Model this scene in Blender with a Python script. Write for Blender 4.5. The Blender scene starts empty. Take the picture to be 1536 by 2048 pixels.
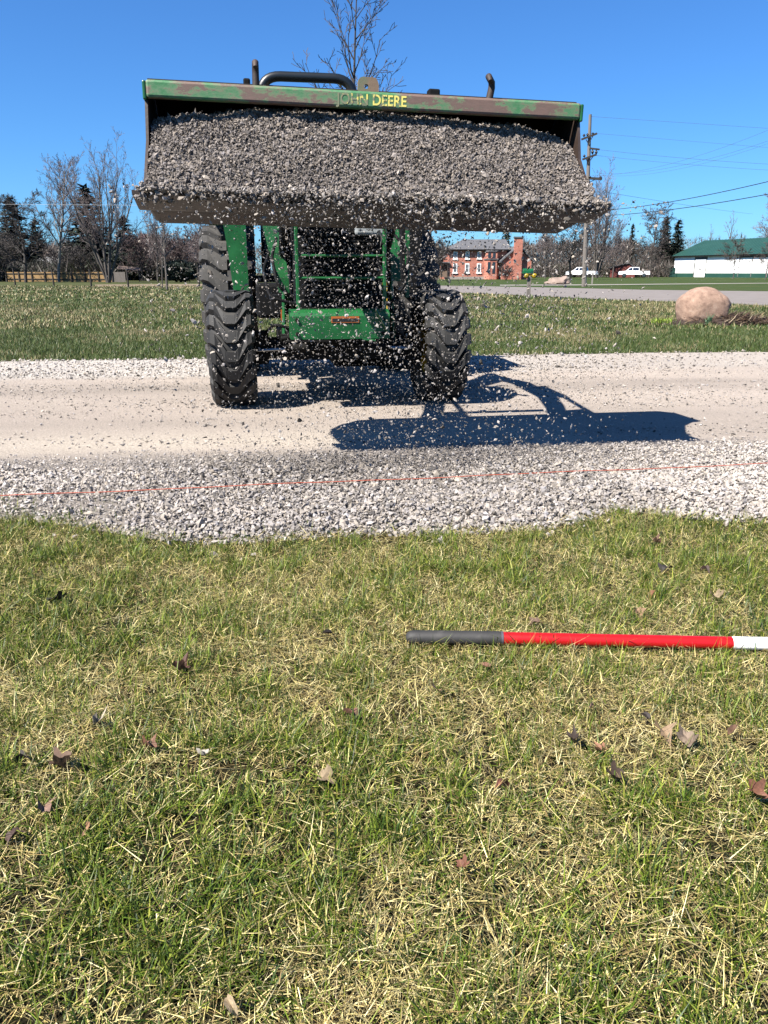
import bpy, bmesh, math, random
import numpy as np
from mathutils import Vector, Matrix, Euler

R = math.radians
S = bpy.context.scene
COL = S.collection
rnd = random.Random(7)
rng = np.random.default_rng(11)

# ------------------------------------------------------------------ camera, sky, sun, exposure
CAM_H = 1.04
F_PX, HORIZON = 1540.0, 545.0            # focal length and horizon row in photo pixels (1536 x 2048)
PITCH = math.atan((1024 - HORIZON) / F_PX)
cam_d = bpy.data.cameras.new('camera')
cam = bpy.data.objects.new('camera', cam_d)
COL.objects.link(cam)
cam.location = (0, 0, CAM_H)
cam.rotation_euler = (math.pi / 2 - PITCH, 0, 0)
cam_d.sensor_fit = 'VERTICAL'
cam_d.sensor_height = 24.0
cam_d.lens = F_PX / 2048 * 24.0
cam_d.clip_start = 0.05
cam_d.clip_end = 3000
S.camera = cam
S.render.resolution_x, S.render.resolution_y = 768, 1024

SUN_A, SUN_B = 0.66, 0.52                # shadow offset to the right / away, per metre of height
SUN_EL = math.atan(1 / math.hypot(SUN_A, SUN_B))
SUN_ROT = math.atan2(-SUN_A, -SUN_B) % (2 * math.pi)
W = bpy.data.worlds.new('World')
S.world = W
W.use_nodes = True
nt = W.node_tree
nt.nodes.clear()
sky = nt.nodes.new('ShaderNodeTexSky')
sky.sky_type = 'NISHITA'
sky.sun_disc = False
sky.sun_elevation = SUN_EL
sky.sun_rotation = SUN_ROT
sky.altitude = 200
sky.air_density = 1.0
sky.dust_density = 0.3
sky.ozone_density = 3.0
hs = nt.nodes.new('ShaderNodeMix')          # one even tint for the whole dome (camera white balance)
hs.data_type = 'RGBA'
hs.blend_type = 'MULTIPLY'
hs.inputs['Factor'].default_value = 1.0
hs.inputs['B'].default_value = (.355, .70, 1.11, 1)
bg = nt.nodes.new('ShaderNodeBackground')
bg.inputs['Strength'].default_value = 0.051
wo = nt.nodes.new('ShaderNodeOutputWorld')
nt.links.new(sky.outputs[0], hs.inputs['A'])
nt.links.new(hs.outputs['Result'], bg.inputs['Color'])
nt.links.new(bg.outputs[0], wo.inputs[0])
sun_d = bpy.data.lights.new('sun', 'SUN')
sun_d.energy = 5.0
sun_d.angle = R(0.5)
sun_d.color = (1.0, 0.945, 0.86)
sun = bpy.data.objects.new('sun', sun_d)
COL.objects.link(sun)
sun.location = (-6, -6, 12)
sun.rotation_euler = Vector((SUN_A, SUN_B, -1)).to_track_quat('-Z', 'Y').to_euler()
S.view_settings.view_transform = 'Standard'
S.view_settings.look = 'None'
S.view_settings.gamma = 1
S.view_settings.use_curve_mapping = False
S.view_settings.exposure = 1.6
S.cycles.max_bounces = 5
S.cycles.diffuse_bounces = 2
S.cycles.transparent_max_bounces = 8

# ------------------------------------------------------------------ helpers
def ground(px, py, z=0.0):
    dx, dv = (px - 768) / F_PX, (1024 - py) / F_PX
    Y = math.cos(PITCH) + dv * math.sin(PITCH)
    Z = -math.sin(PITCH) + dv * math.cos(PITCH)
    t = (z - CAM_H) / Z
    return dx * t, Y * t
def at_dist(px, py, D):
    dx, dv = (px - 768) / F_PX, (1024 - py) / F_PX
    Y = math.cos(PITCH) + dv * math.sin(PITCH)
    Z = -math.sin(PITCH) + dv * math.cos(PITCH)
    t = D / Y
    return Vector((dx * t, D, CAM_H + Z * t))
def foot(px, D):
    dep = D * math.cos(PITCH) + CAM_H * math.sin(PITCH)
    return Vector(((px - 768) / F_PX * dep, D, 0))
def hgt(py, D):
    return at_dist(768, py, D).z

def tag(o, label=None, cat=None, group=None, kind=None):
    if label: o['label'] = label
    if cat: o['category'] = cat
    if group: o['group'] = group
    if kind: o['kind'] = kind
    return o
def empty(name, loc=(0, 0, 0), rz=0.0, label=None, cat=None, group=None):
    o = bpy.data.objects.new(name, None)
    COL.objects.link(o)
    o.location = loc
    o.rotation_euler = (0, 0, rz)
    o.empty_display_size = 0.2
    return tag(o, label, cat, group)
def link(name, me, mat=None, parent=None):
    o = bpy.data.objects.new(name, me)
    COL.objects.link(o)
    if mat is not None and len(me.materials) == 0:
        me.materials.append(mat)
    if parent: o.parent = parent
    return o
def copy_tree(o, parent=None):
    c = o.copy()
    COL.objects.link(c)
    c.parent = parent
    for ch in list(o.children):
        copy_tree(ch, c)
    return c

class MB:
    def __init__(s):
        s.v, s.f, s.sm = [], [], []
    def add(s, verts, faces, smooth=False):
        n = len(s.v)
        s.v.extend([tuple(p) for p in verts])
        for f in faces:
            s.f.append(tuple(i + n for i in f))
            s.sm.append(smooth)
    def box(s, c, size, rot=None, ch=0.0):
        x, y, z = [d / 2 for d in size]
        if ch > 0:
            ch = min(ch, x * .9, y * .9, z * .9)
            bm = bmesh.new()
            bmesh.ops.create_cube(bm, size=1)
            for v in bm.verts: v.co = Vector((v.co.x * size[0], v.co.y * size[1], v.co.z * size[2]))
            bmesh.ops.bevel(bm, geom=bm.edges[:], offset=ch, segments=2, affect='EDGES', profile=0.5)
            vs = [v.co.copy() for v in bm.verts]
            bm.verts.index_update()
            fs = [[v.index for v in f.verts] for f in bm.faces]
            bm.free()
        else:
            vs = [Vector((a, b, d)) for a in (-x, x) for b in (-y, y) for d in (-z, z)]
            fs = [(0, 1, 3, 2), (4, 6, 7, 5), (0, 4, 5, 1), (2, 3, 7, 6), (0, 2, 6, 4), (1, 5, 7, 3)]
        m = Euler(rot).to_matrix() if rot else Matrix.Identity(3)
        c = Vector(c)
        s.add([m @ v + c for v in vs], fs)
    def tube(s, pts, rad, n=8, cap=True, smooth=True):
        pts = [Vector(p) for p in pts]
        if not hasattr(rad, '__len__'): rad = [rad] * len(pts)
        vs, fs = [], []
        up = None
        for i, p in enumerate(pts):
            d = (pts[min(i + 1, len(pts) - 1)] - pts[max(i - 1, 0)])
            if d.length < 1e-9: d = Vector((0, 0, 1))
            d.normalize()
            if up is None:
                up = Vector((0, 0, 1)) if abs(d.z) < .9 else Vector((1, 0, 0))
            a = d.cross(up)
            if a.length < 1e-6: a = d.cross(Vector((0, 1, 0.1)))
            a.normalize()
            b = a.cross(d).normalized()
            up = b
            for k in range(n):
                t = 2 * math.pi * k / n
                vs.append(p + (a * math.cos(t) + b * math.sin(t)) * rad[i])
        for i in range(len(pts) - 1):
            for k in range(n):
                k2 = (k + 1) % n
                fs.append((i * n + k, i * n + k2, (i + 1) * n + k2, (i + 1) * n + k))
        s.add(vs, fs, smooth)
        if cap:
            m = len(pts) - 1
            s.add(vs[:n], [tuple(range(n))[::-1]])
            s.add(vs[m * n:], [tuple(range(n))])
    def prism(s, poly, axis, a0, a1):
        """poly: 2-D points; axis 'x': (y,z), 'y': (x,z), 'z': (x,y)"""
        def P(u, w, a):
            return (a, u, w) if axis == 'x' else (u, a, w) if axis == 'y' else (u, w, a)
        n = len(poly)
        vs = [P(u, w, a0) for u, w in poly] + [P(u, w, a1) for u, w in poly]
        fs = [tuple(range(n))[::-1], tuple(range(n, 2 * n))]
        fs += [(i, (i + 1) % n, n + (i + 1) % n, n + i) for i in range(n)]
        s.add(vs, fs)
    def lathe(s, prof, n=32, axis='x', c=(0, 0, 0), smooth=True):
        vs, fs = [], []
        m = len(prof)
        for k in range(n):
            t = 2 * math.pi * k / n
            for a, r in prof:
                p = (a, r * math.cos(t), r * math.sin(t)) if axis == 'x' else (r * math.cos(t), r * math.sin(t), a)
                vs.append((p[0] + c[0], p[1] + c[1], p[2] + c[2]))
        for k in range(n):
            k2 = (k + 1) % n
            for j in range(m - 1):
                fs.append((k * m + j, k2 * m + j, k2 * m + j + 1, k * m + j + 1))
        s.add(vs, fs, smooth)
    def mesh(s, name, mat=None):
        me = bpy.data.meshes.new(name)
        me.from_pydata(s.v, [], s.f)
        me.polygons.foreach_set('use_smooth', s.sm)
        bm = bmesh.new(); bm.from_mesh(me)
        bmesh.ops.recalc_face_normals(bm, faces=bm.faces)
        bm.to_mesh(me); bm.free()
        if mat: me.materials.append(mat)
        me.update()
        return me
    def build(s, name, mat, parent=None, label=None):
        o = link(name, s.mesh(name, mat), None, parent)
        if label: o['label'] = label
        return o

def tri_mesh(name, V, T, col=None, smooth=False):
    me = bpy.data.meshes.new(name)
    nv, nf = len(V), len(T)
    me.vertices.add(nv)
    me.vertices.foreach_set('co', np.ascontiguousarray(V, np.float32).ravel())
    me.loops.add(nf * 3)
    me.loops.foreach_set('vertex_index', np.ascontiguousarray(T, np.int32).ravel())
    me.polygons.add(nf)
    me.polygons.foreach_set('loop_start', np.arange(0, nf * 3, 3, dtype=np.int32))
    me.polygons.foreach_set('use_smooth', np.full(nf, smooth, bool))
    if col is not None:
        a = me.attributes.new('Col', 'FLOAT_COLOR', 'POINT')
        c = np.ones((nv, 4), np.float32)
        c[:, :3] = col
        a.data.foreach_set('color', c.ravel())
    me.update(calc_edges=True)
    me.validate()
    return me

def vnoise(x, y, seed=0):
    xi, yi = np.floor(x).astype(np.int64), np.floor(y).astype(np.int64)
    fx, fy = x - xi, y - yi
    fx, fy = fx * fx * (3 - 2 * fx), fy * fy * (3 - 2 * fy)
    def hsh(a, b):
        n = (a * 374761393 + b * 668265263 + seed * 982451653) & 0x7fffffff
        n = ((n ^ (n >> 13)) * 1274126177) & 0x7fffffff
        return ((n ^ (n >> 16)) & 0xffff) / 65535.0
    return (hsh(xi, yi) * (1 - fx) * (1 - fy) + hsh(xi + 1, yi) * fx * (1 - fy)
            + hsh(xi, yi + 1) * (1 - fx) * fy + hsh(xi + 1, yi + 1) * fx * fy)
def fbm(x, y, seed=0, o=3):
    t, a, s = 0, .5, 0
    for k in range(o):
        t = t + a * vnoise(x * 2 ** k, y * 2 ** k, seed + k * 17); s += a; a *= .5
    return t / s

# ------------------------------------------------------------------ materials
def new_mat(name):
    m = bpy.data.materials.new(name)
    m.use_nodes = True
    return m, m.node_tree, m.node_tree.nodes['Principled BSDF']
AF = .45
def plain(name, col, rough=.6, metal=0.0, var=.12, scale=6.0, bump=0.0, bscale=40.0, spec=.5):
    if max(col) < .7: col = tuple(c * AF for c in col)
    m, t, b = new_mat(name)
    b.inputs['Roughness'].default_value = rough
    b.inputs['Metallic'].default_value = metal
    b.inputs['Specular IOR Level'].default_value = spec
    tc = t.nodes.new('ShaderNodeTexCoord')
    n = t.nodes.new('ShaderNodeTexNoise')
    n.inputs['Scale'].default_value = scale
    n.inputs['Detail'].default_value = 6
    t.links.new(tc.outputs['Object'], n.inputs['Vector'])
    r = t.nodes.new('ShaderNodeValToRGB')
    r.color_ramp.elements[0].position, r.color_ramp.elements[1].position = .3, .7
    r.color_ramp.elements[0].color = (*[c * (1 - var) for c in col], 1)
    r.color_ramp.elements[1].color = (*[min(1, c * (1 + var)) for c in col], 1)
    t.links.new(n.outputs['Fac'], r.inputs[0])
    t.links.new(r.outputs[0], b.inputs['Base Color'])
    if bump:
        n2 = t.nodes.new('ShaderNodeTexNoise')
        n2.inputs['Scale'].default_value = bscale
        n2.inputs['Detail'].default_value = 8
        t.links.new(tc.outputs['Object'], n2.inputs['Vector'])
        bp = t.nodes.new('ShaderNodeBump')
        bp.inputs['Strength'].default_value = bump
        bp.inputs['Distance'].default_value = .02
        t.links.new(n2.outputs['Fac'], bp.inputs['Height'])
        t.links.new(bp.outputs[0], b.inputs['Normal'])
    return m
def mixn(name, stops, scale=5.0, rough=.6, detail=8, metal=0.0, stretch=(1, 1, 1), bump=.0, nrough=.6):
    """noise driven colour ramp: worn paint, bark, stone"""
    m, t, b = new_mat(name)
    b.inputs['Roughness'].default_value = rough
    b.inputs['Metallic'].default_value = metal
    tc = t.nodes.new('ShaderNodeTexCoord')
    mp = t.nodes.new('ShaderNodeMapping')
    mp.inputs['Scale'].default_value = stretch
    n = t.nodes.new('ShaderNodeTexNoise')
    n.inputs['Scale'].default_value = scale
    n.inputs['Detail'].default_value = detail
    n.inputs['Roughness'].default_value = nrough
    r = t.nodes.new('ShaderNodeValToRGB')
    e = r.color_ramp.elements
    while len(e) < len(stops): e.new(.5)
    for el, (p, c) in zip(e, stops):
        el.position = p; el.color = (*[k * AF for k in c], 1)
    t.links.new(tc.outputs['Object'], mp.inputs['Vector'])
    t.links.new(mp.outputs[0], n.inputs['Vector'])
    t.links.new(n.outputs['Fac'], r.inputs[0])
    t.links.new(r.outputs[0], b.inputs['Base Color'])
    if bump:
        bp = t.nodes.new('ShaderNodeBump')
        bp.inputs['Strength'].default_value = bump
        bp.inputs['Distance'].default_value = .03
        t.links.new(n.outputs['Fac'], bp.inputs['Height'])
        t.links.new(bp.outputs[0], b.inputs['Normal'])
    return m
def attr_mat(name, rough=.7, transl=0.0, noise=0.0, nscale=60.0, bump=0.0, spec=.3):
    m, t, b = new_mat(name)
    b.inputs['Roughness'].default_value = rough
    b.inputs['Specular IOR Level'].default_value = spec
    a = t.nodes.new('ShaderNodeAttribute')
    a.attribute_name = 'Col'
    src = a.outputs['Color']
    if noise or bump:
        tc = t.nodes.new('ShaderNodeTexCoord')
        n = t.nodes.new('ShaderNodeTexNoise')
        n.inputs['Scale'].default_value = nscale
        n.inputs['Detail'].default_value = 9
        n.inputs['Roughness'].default_value = .7
        t.links.new(tc.outputs['Object'], n.inputs['Vector'])
        mr = t.nodes.new('ShaderNodeMapRange')
        mr.inputs['From Min'].default_value, mr.inputs['From Max'].default_value = .25, .75
        mr.inputs['To Min'].default_value, mr.inputs['To Max'].default_value = 1 - noise, 1 + noise
        t.links.new(n.outputs['Fac'], mr.inputs['Value'])
        vm = t.nodes.new('ShaderNodeVectorMath')
        vm.operation = 'SCALE'
        t.links.new(src, vm.inputs[0])
        t.links.new(mr.outputs[0], vm.inputs['Scale'])
        src = vm.outputs[0]
        if bump:
            bp = t.nodes.new('ShaderNodeBump')
            bp.inputs['Strength'].default_value = bump
            bp.inputs['Distance'].default_value = .02
            t.links.new(n.outputs['Fac'], bp.inputs['Height'])
            t.links.new(bp.outputs[0], b.inputs['Normal'])
    t.links.new(src, b.inputs['Base Color'])
    if transl:
        tr = t.nodes.new('ShaderNodeBsdfTranslucent')
        t.links.new(src, tr.inputs['Color'])
        mx = t.nodes.new('ShaderNodeMixShader')
        mx.inputs[0].default_value = transl
        out = t.nodes['Material Output']
        t.links.new(b.outputs[0], mx.inputs[1])
        t.links.new(tr.outputs[0], mx.inputs[2])
        t.links.new(mx.outputs[0], out.inputs['Surface'])
    return m
def glass_mat(name, col=(.02, .025, .03), rough=.08):
    m, t, b = new_mat(name)
    b.inputs['Base Color'].default_value = (*col, 1)
    b.inputs['Roughness'].default_value = rough
    b.inputs['Specular IOR Level'].default_value = .7
    return m

M = {}
AF = .45
M['grass'] = attr_mat('grass_blades', .5, .14)
M['stone'] = attr_mat('crushed_stone', .85, 0, .16, 120.0, spec=.2)
M['drive'] = attr_mat('gravel_dust', .95, 0, .5, 85.0, .8, spec=.1)
M['green'] = mixn('green_paint', [(.30, (.010, .11, .026)), (.5, (.015, .165, .040)), (.68, (.025, .22, .06)), (.76, (.12, .14, .09))], 7, .38, bump=.02)
M['worn'] = mixn('worn_green_paint', [(.38, (.05, .30, .10)), (.46, (.16, .36, .17)), (.495, (.30, .33, .19)), (.515, (.26, .17, .135)), (.60, (.31, .195, .155)), (.72, (.19, .115, .095))], 3.6, .65, 14, bump=.12, nrough=.78, stretch=(1, 2, 2.2))
M['rust'] = mixn('rusty_steel', [(.3, (.022, .013, .010)), (.5, (.05, .028, .02)), (.7, (.09, .052, .038))], 9, .7, bump=.15)
M['edge'] = mixn('scoured_steel', [(.3, (.04, .024, .018)), (.55, (.07, .044, .033)), (.75, (.14, .10, .08))], 12, .55, bump=.1)
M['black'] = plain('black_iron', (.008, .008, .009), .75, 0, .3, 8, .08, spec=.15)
M['dark'] = plain('greasy_iron', (.013, .012, .011), .8, 0, .4, 10, .1, spec=.15)
M['chrome'] = plain('cylinder_rod', (.5, .5, .5), .2, 1.0, .1)
M['rubber'] = mixn('tyre_rubber', [(.35, (.014, .0135, .013)), (.52, (.028, .027, .026)), (.68, (.075, .068, .06))], 5, .75, bump=.08)
M['dusty'] = mixn('dusty_rubber', [(.3, (.03, .028, .026)), (.5, (.06, .056, .052)), (.75, (.13, .12, .108))], 6, .85, bump=.08)
M['rim'] = mixn('yellow_rim', [(.35, (.45, .3, .02)), (.6, (.6, .42, .03)), (.8, (.25, .18, .06))], 10, .5)
M['navy'] = plain('dark_rops_paint', (.012, .018, .022), .4, 0, .3, 5)
M['glass'] = glass_mat('lamp_glass', (.25, .27, .28), .15)
M['pane'] = glass_mat('window_glass', (.015, .02, .03), .1)
M['bark'] = mixn('grey_bark', [(.3, (.07, .058, .05)), (.5, (.14, .12, .105)), (.7, (.23, .20, .18))], 3, .9, stretch=(3, 3, .6), bump=.3)
M['barkdark'] = mixn('dark_bark', [(.3, (.03, .026, .024)), (.6, (.075, .064, .058))], 3, .9, stretch=(3, 3, .6), bump=.3)
M['barkpale'] = mixn('pale_bark', [(.3, (.14, .13, .12)), (.5, (.30, .28, .25)), (.72, (.46, .43, .39))], 2.5, .85, stretch=(2, 2, .7), bump=.2)
M['twig'] = plain('grey_twigs', (.27, .215, .21), .85, 0, .25, .8)
M['twigmid'] = plain('brown_twigs', (.15, .115, .10), .85, 0, .25, .8)
M['twigred'] = plain('maroon_twigs', (.13, .085, .08), .85, 0, .25, .8)
M['twigdark'] = plain('dark_twigs', (.085, .07, .064), .85, 0, .25, .8)
M['needle'] = plain('conifer_needles', (.018, .034, .016), .8, 0, .5, 1.2)
M['needlel'] = plain('lighter_conifer_needles', (.035, .055, .022), .8, 0, .4, 1.0)  # lighter green needles, used on the fir
M['white'] = plain('white_paint', (.78, .78, .77), .45, 0, .03, 2)
M['pick'] = plain('white_car_paint', (.75, .76, .78), .25, 0, .02, 2)
M['ochre'] = mixn('new_wood', [(.3, (.38, .22, .08)), (.6, (.50, .31, .12)), (.8, (.33, .2, .09))], 1.5, .8, stretch=(6, 6, 1))
M['wooddark'] = plain('weathered_wood', (.055, .045, .038), .9, 0, .3, 5)
M['woodgrey'] = mixn('grey_pole_wood', [(.3, (.17, .145, .125)), (.6, (.30, .265, .235)), (.8, (.38, .34, .31))], 4, .9, stretch=(5, 5, .4), bump=.2)
M['roofgreen'] = mixn('green_metal_roof', [(.3, (.025, .10, .075)), (.7, (.04, .13, .10))], .4, .45)
M['roofgrey'] = mixn('grey_shingles', [(.3, (.12, .12, .13)), (.7, (.2, .2, .215))], 2, .85)
M['roofpale'] = mixn('pale_metal_roof', [(.3, (.6, .6, .6)), (.7, (.75, .75, .76))], .5, .5)
M['redwall'] = plain('red_boards', (.22, .045, .035), .8, 0, .25, 1.5)
M['limestone'] = plain('pale_foundation_stone', (.50, .44, .38), .9, 0, .2, 1.2)
M['yellow'] = plain('yellow_paint', (.62, .43, .01), .4, 0, .08)
M['mailgreen'] = plain('green_mailbox_paint', (.008, .17, .05), .35, 0, .08)
M['asphalt'] = mixn('pale_asphalt', [(.3, (.24, .205, .185)), (.5, (.30, .26, .235)), (.75, (.37, .325, .295))], .9, .95, 10, nrough=.75)
M['concrete'] = plain('pale_concrete', (.45, .41, .36), .9, 0, .15, 1)
M['boulder'] = mixn('tan_granite', [(.30, (.24, .14, .105)), (.45, (.42, .265, .19)), (.56, (.52, .34, .245)), (.70, (.66, .50, .39))], 7, .85, 12, bump=.6, nrough=.78)
M['boulder2'] = mixn('pink_granite', [(.3, (.33, .24, .19)), (.6, (.46, .34, .28))], 1.4, .85, 8, bump=.3)
M['mulch'] = mixn('dark_mulch', [(.3, (.035, .022, .016)), (.55, (.075, .045, .032)), (.75, (.13, .085, .06))], 18, .95, 10, bump=.9)
M['red'] = mixn('red_rod_paint', [(.28, (.42, .03, .025)), (.36, (.66, .010, .012)), (.66, (.70, .012, .014)), (.76, (.62, .10, .08))], 11, .34, 12, nrough=.7)
M['grip'] = mixn('black_rubber_grip', [(.35, (.03, .029, .028)), (.62, (.05, .048, .046)), (.72, (.085, .08, .075))], 16, .7, bump=.06)
M['string'] = plain('orange_string', (.69, .13, .06), .7, 0, .15, 30)
M['orange'] = plain('orange_decal', (.66, .18, .03), .5, 0, .05)
M['decalblack'] = plain('black_decal_print', (.02, .02, .02), .5)
M['wire'] = plain('black_wire', (.02, .02, .022), .6)
M['wirepale'] = plain('grey_wire', (.13, .14, .16), .5)
M['insul'] = plain('dark_insulator', (.025, .022, .024), .35)
M['tail'] = plain('red_tail_lamp', (.4, .015, .01), .3)
M['seat'] = plain('black_vinyl', (.02, .02, .02), .5)

def brick_mat():
    m, t, b = new_mat('red_brick')
    tc = t.nodes.new('ShaderNodeTexCoord')
    sp = t.nodes.new('ShaderNodeSeparateXYZ')
    ad = t.nodes.new('ShaderNodeMath')
    cb = t.nodes.new('ShaderNodeCombineXYZ')
    t.links.new(tc.outputs['Object'], sp.inputs[0])
    t.links.new(sp.outputs[0], ad.inputs[0]); t.links.new(sp.outputs[1], ad.inputs[1])
    t.links.new(ad.outputs[0], cb.inputs[0]); t.links.new(sp.outputs[2], cb.inputs[1])
    br = t.nodes.new('ShaderNodeTexBrick')
    br.inputs['Scale'].default_value = 3.0
    br.inputs['Color1'].default_value = (.30, .085, .055, 1)
    br.inputs['Color2'].default_value = (.42, .15, .095, 1)
    br.inputs['Mortar'].default_value = (.42, .33, .28, 1)
    br.inputs['Mortar Size'].default_value = .012
    n = t.nodes.new('ShaderNodeTexNoise'); n.inputs['Scale'].default_value = .9; n.inputs['Detail'].default_value = 7
    t.links.new(tc.outputs['Object'], n.inputs['Vector'])
    t.links.new(cb.outputs[0], br.inputs['Vector'])
    mx = t.nodes.new('ShaderNodeMix'); mx.data_type = 'RGBA'; mx.blend_type = 'MULTIPLY'
    mx.inputs['Factor'].default_value = .7
    rp = t.nodes.new('ShaderNodeValToRGB')
    rp.color_ramp.elements[0].position = .35; rp.color_ramp.elements[0].color = (.6, .55, .55, 1)
    rp.color_ramp.elements[1].position = .65; rp.color_ramp.elements[1].color = (1, 1, 1, 1)
    t.links.new(n.outputs['Fac'], rp.inputs[0])
    t.links.new(br.outputs['Color'], mx.inputs['A']); t.links.new(rp.outputs[0], mx.inputs['B'])
    t.links.new(mx.outputs['Result'], b.inputs['Base Color'])
    b.inputs['Roughness'].default_value = .9
    return m
M['brick'] = brick_mat()

def lawn_mat(name, stops, s1, s2, s3):
    m, t, b = new_mat(name)
    tc = t.nodes.new('ShaderNodeTexCoord')
    outs = []
    for s in (s1, s2, s3):
        n = t.nodes.new('ShaderNodeTexNoise')
        n.inputs['Scale'].default_value = s; n.inputs['Detail'].default_value = 8; n.inputs['Roughness'].default_value = .7
        t.links.new(tc.outputs['Object'], n.inputs['Vector']); outs.append(n.outputs['Fac'])
    a = t.nodes.new('ShaderNodeMath'); a.operation = 'ADD'
    t.links.new(outs[0], a.inputs[0]); t.links.new(outs[1], a.inputs[1])
    a2 = t.nodes.new('ShaderNodeMath'); a2.operation = 'ADD'
    t.links.new(a.outputs[0], a2.inputs[0]); t.links.new(outs[2], a2.inputs[1])
    d = t.nodes.new('ShaderNodeMath'); d.operation = 'DIVIDE'; d.inputs[1].default_value = 3
    t.links.new(a2.outputs[0], d.inputs[0])
    r = t.nodes.new('ShaderNodeValToRGB')
    e = r.color_ramp.elements
    while len(e) < len(stops): e.new(.5)
    for el, (p, c) in zip(e, stops): el.position = p; el.color = (*[k * AF for k in c], 1)
    t.links.new(d.outputs[0], r.inputs[0]); t.links.new(r.outputs[0], b.inputs['Base Color'])
    b.inputs['Roughness'].default_value = .95; b.inputs['Specular IOR Level'].default_value = .1
    bp = t.nodes.new('ShaderNodeBump'); bp.inputs['Strength'].default_value = .5; bp.inputs['Distance'].default_value = .03
    t.links.new(outs[2], bp.inputs['Height']); t.links.new(bp.outputs[0], b.inputs['Normal'])
    return m
M['lawn'] = lawn_mat('field_lawn', [(.34, (.05, .075, .02)), (.47, (.085, .105, .034)), (.57, (.14, .14, .06)), (.70, (.24, .205, .11))], .35, 2.2, 12.0)
M['lawnfar'] = lawn_mat('mown_far_lawn', [(.36, (.04, .075, .018)), (.48, (.065, .105, .026)), (.57, (.11, .125, .045)), (.68, (.20, .17, .08))], .12, 1.0, 18.0)
M['soil'] = lawn_mat('thatch_soil', [(.36, (.008, .008, .004)), (.48, (.022, .02, .009)), (.58, (.05, .043, .02)), (.68, (.10, .08, .042))], 4.0, 30.0, 150.0)

# ------------------------------------------------------------------ ground sheets
def sheet(name, pts, z, mat):
    mb = MB(); mb.add([(x, y, z) for x, y in pts], [tuple(range(len(pts)))])
    o = mb.build(name, mat); o['kind'] = 'structure'; return o
sheet('field_lawn', [(-900, 2.9), (900, 2.9), (900, 1500), (-900, 1500)], -.012, M['lawn'])
sheet('foreground_lawn', [(-40, -12), (40, -12), (40, 4.6), (-40, 4.6)], -.008, M['soil'])

NEAR_PX = [(-60, 1036), (0, 1040), (120, 1050), (200, 1062), (300, 1078), (450, 1090), (600, 1078), (700, 1070), (850, 1072), (1000, 1066), (1100, 1058), (1160, 1044), (1230, 1022), (1300, 1026), (1400, 1040), (1536, 1046), (1620, 1044)]
_n = np.array([ground(x, y) for x, y in NEAR_PX])
def near_edge(x):
    x = np.asarray(x, float)
    y = np.interp(x, _n[:, 0], _n[:, 1])
    return y + np.where(x < _n[0, 0], (x - _n[0, 0]) * .08, 0) + np.where(x > _n[-1, 0], (x - _n[-1, 0]) * .08, 0)
def far_edge(x):
    x = np.asarray(x, float)
    return 10.12 + .125 * x + .10 * (vnoise(x * 1.3, x * 0, 5) - .5) + .06 * (vnoise(x * 5, x * 0, 6) - .5)
def windrow(x, y):
    e = near_edge(x)
    a = np.clip((y - e) / .25, 0, 1) * np.clip((4.75 + .12 * x - y) / .5, 0, 1)
    return .028 * a * (0.6 + .8 * vnoise(x * 3, y * 3, 9))
def drive_col(x, y):
    f = far_edge(x)
    dust = np.array([.70, .60, .515]); grey = np.array([.50, .43, .37]); white = np.array([.80, .74, .67]); grav = np.array([.42, .375, .335])
    f = far_edge(x)
    n = fbm(x * .35, y * 2.2, 21, 4)
    n2 = fbm(x * 1.2, y * 3, 31, 3)
    n = np.clip((n - .25) * 1.7, 0, 1)
    trk = .55 * np.exp(-((y - (f - 2.75)) / .30) ** 2) + .45 * np.exp(-((y - (5.75 + .12 * x)) / .33) ** 2)
    n = np.clip(n * .8 + trk * (.4 + .8 * n2), 0, 1)
    c = dust[None] * (1 - n[:, None]) + grey[None] * n[:, None]
    cream = np.exp(-((y - (4.95 + .10 * x)) / .38) ** 2) * (x < 1.3) * (.5 + n2)
    c = c * (1 - cream[:, None] * .6) + np.array([.80, .70, .58])[None] * cream[:, None] * .6
    # white coarse strip along the far side
    s = np.clip((y - (f - 1.95 + .5 * (n2 - .5))) / .35, 0, 1)
    s = s * np.clip(1 - .14 * (x + 1.5), .35, 1)
    c = c * (1 - s[:, None]) + white[None] * .93 * s[:, None]
    # gravel berm on the near side
    g = np.clip(((4.75 + .12 * x + .4 * (n2 - .5)) - y) / .45, 0, 1)
    c = c * (1 - g[:, None]) + grav[None] * g[:, None]
    return np.clip(c * AF, 0, .8)
xs = np.concatenate([np.linspace(-60, -9, 40), np.linspace(-8.9, 9.5, 200), np.linspace(9.7, 60, 40)])
vs = np.linspace(0, 1, 105)
GX, GV = np.meshgrid(xs, vs, indexing='ij')
GY = near_edge(GX) + (far_edge(GX) - near_edge(GX)) * GV
GZ = windrow(GX, GY) + .010 * (fbm(GX * 2, GY * 5, 3, 4) - .5) - .012 * (np.exp(-((GY - (far_edge(GX) - 2.75)) / .28) ** 2) + np.exp(-((GY - (5.75 + .12 * GX)) / .3) ** 2))
GZ = np.maximum(GZ, -.004) + .006
GZ[:, 0] = -.02; GZ[:, -1] = -.02
V = np.stack([GX.ravel(), GY.ravel(), GZ.ravel()], 1)
ii, jj = np.meshgrid(np.arange(len(xs) - 1), np.arange(len(vs) - 1), indexing='ij')
q = (ii * len(vs) + jj).ravel()
T = np.concatenate([np.stack([q, q + len(vs), q + len(vs) + 1], 1), np.stack([q, q + len(vs) + 1, q + 1], 1)])
o = link('gravel_driveway', tri_mesh('gravel_driveway', V, T, drive_col(V[:, 0], V[:, 1]), True), M['drive'])
o['kind'] = 'structure'

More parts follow.
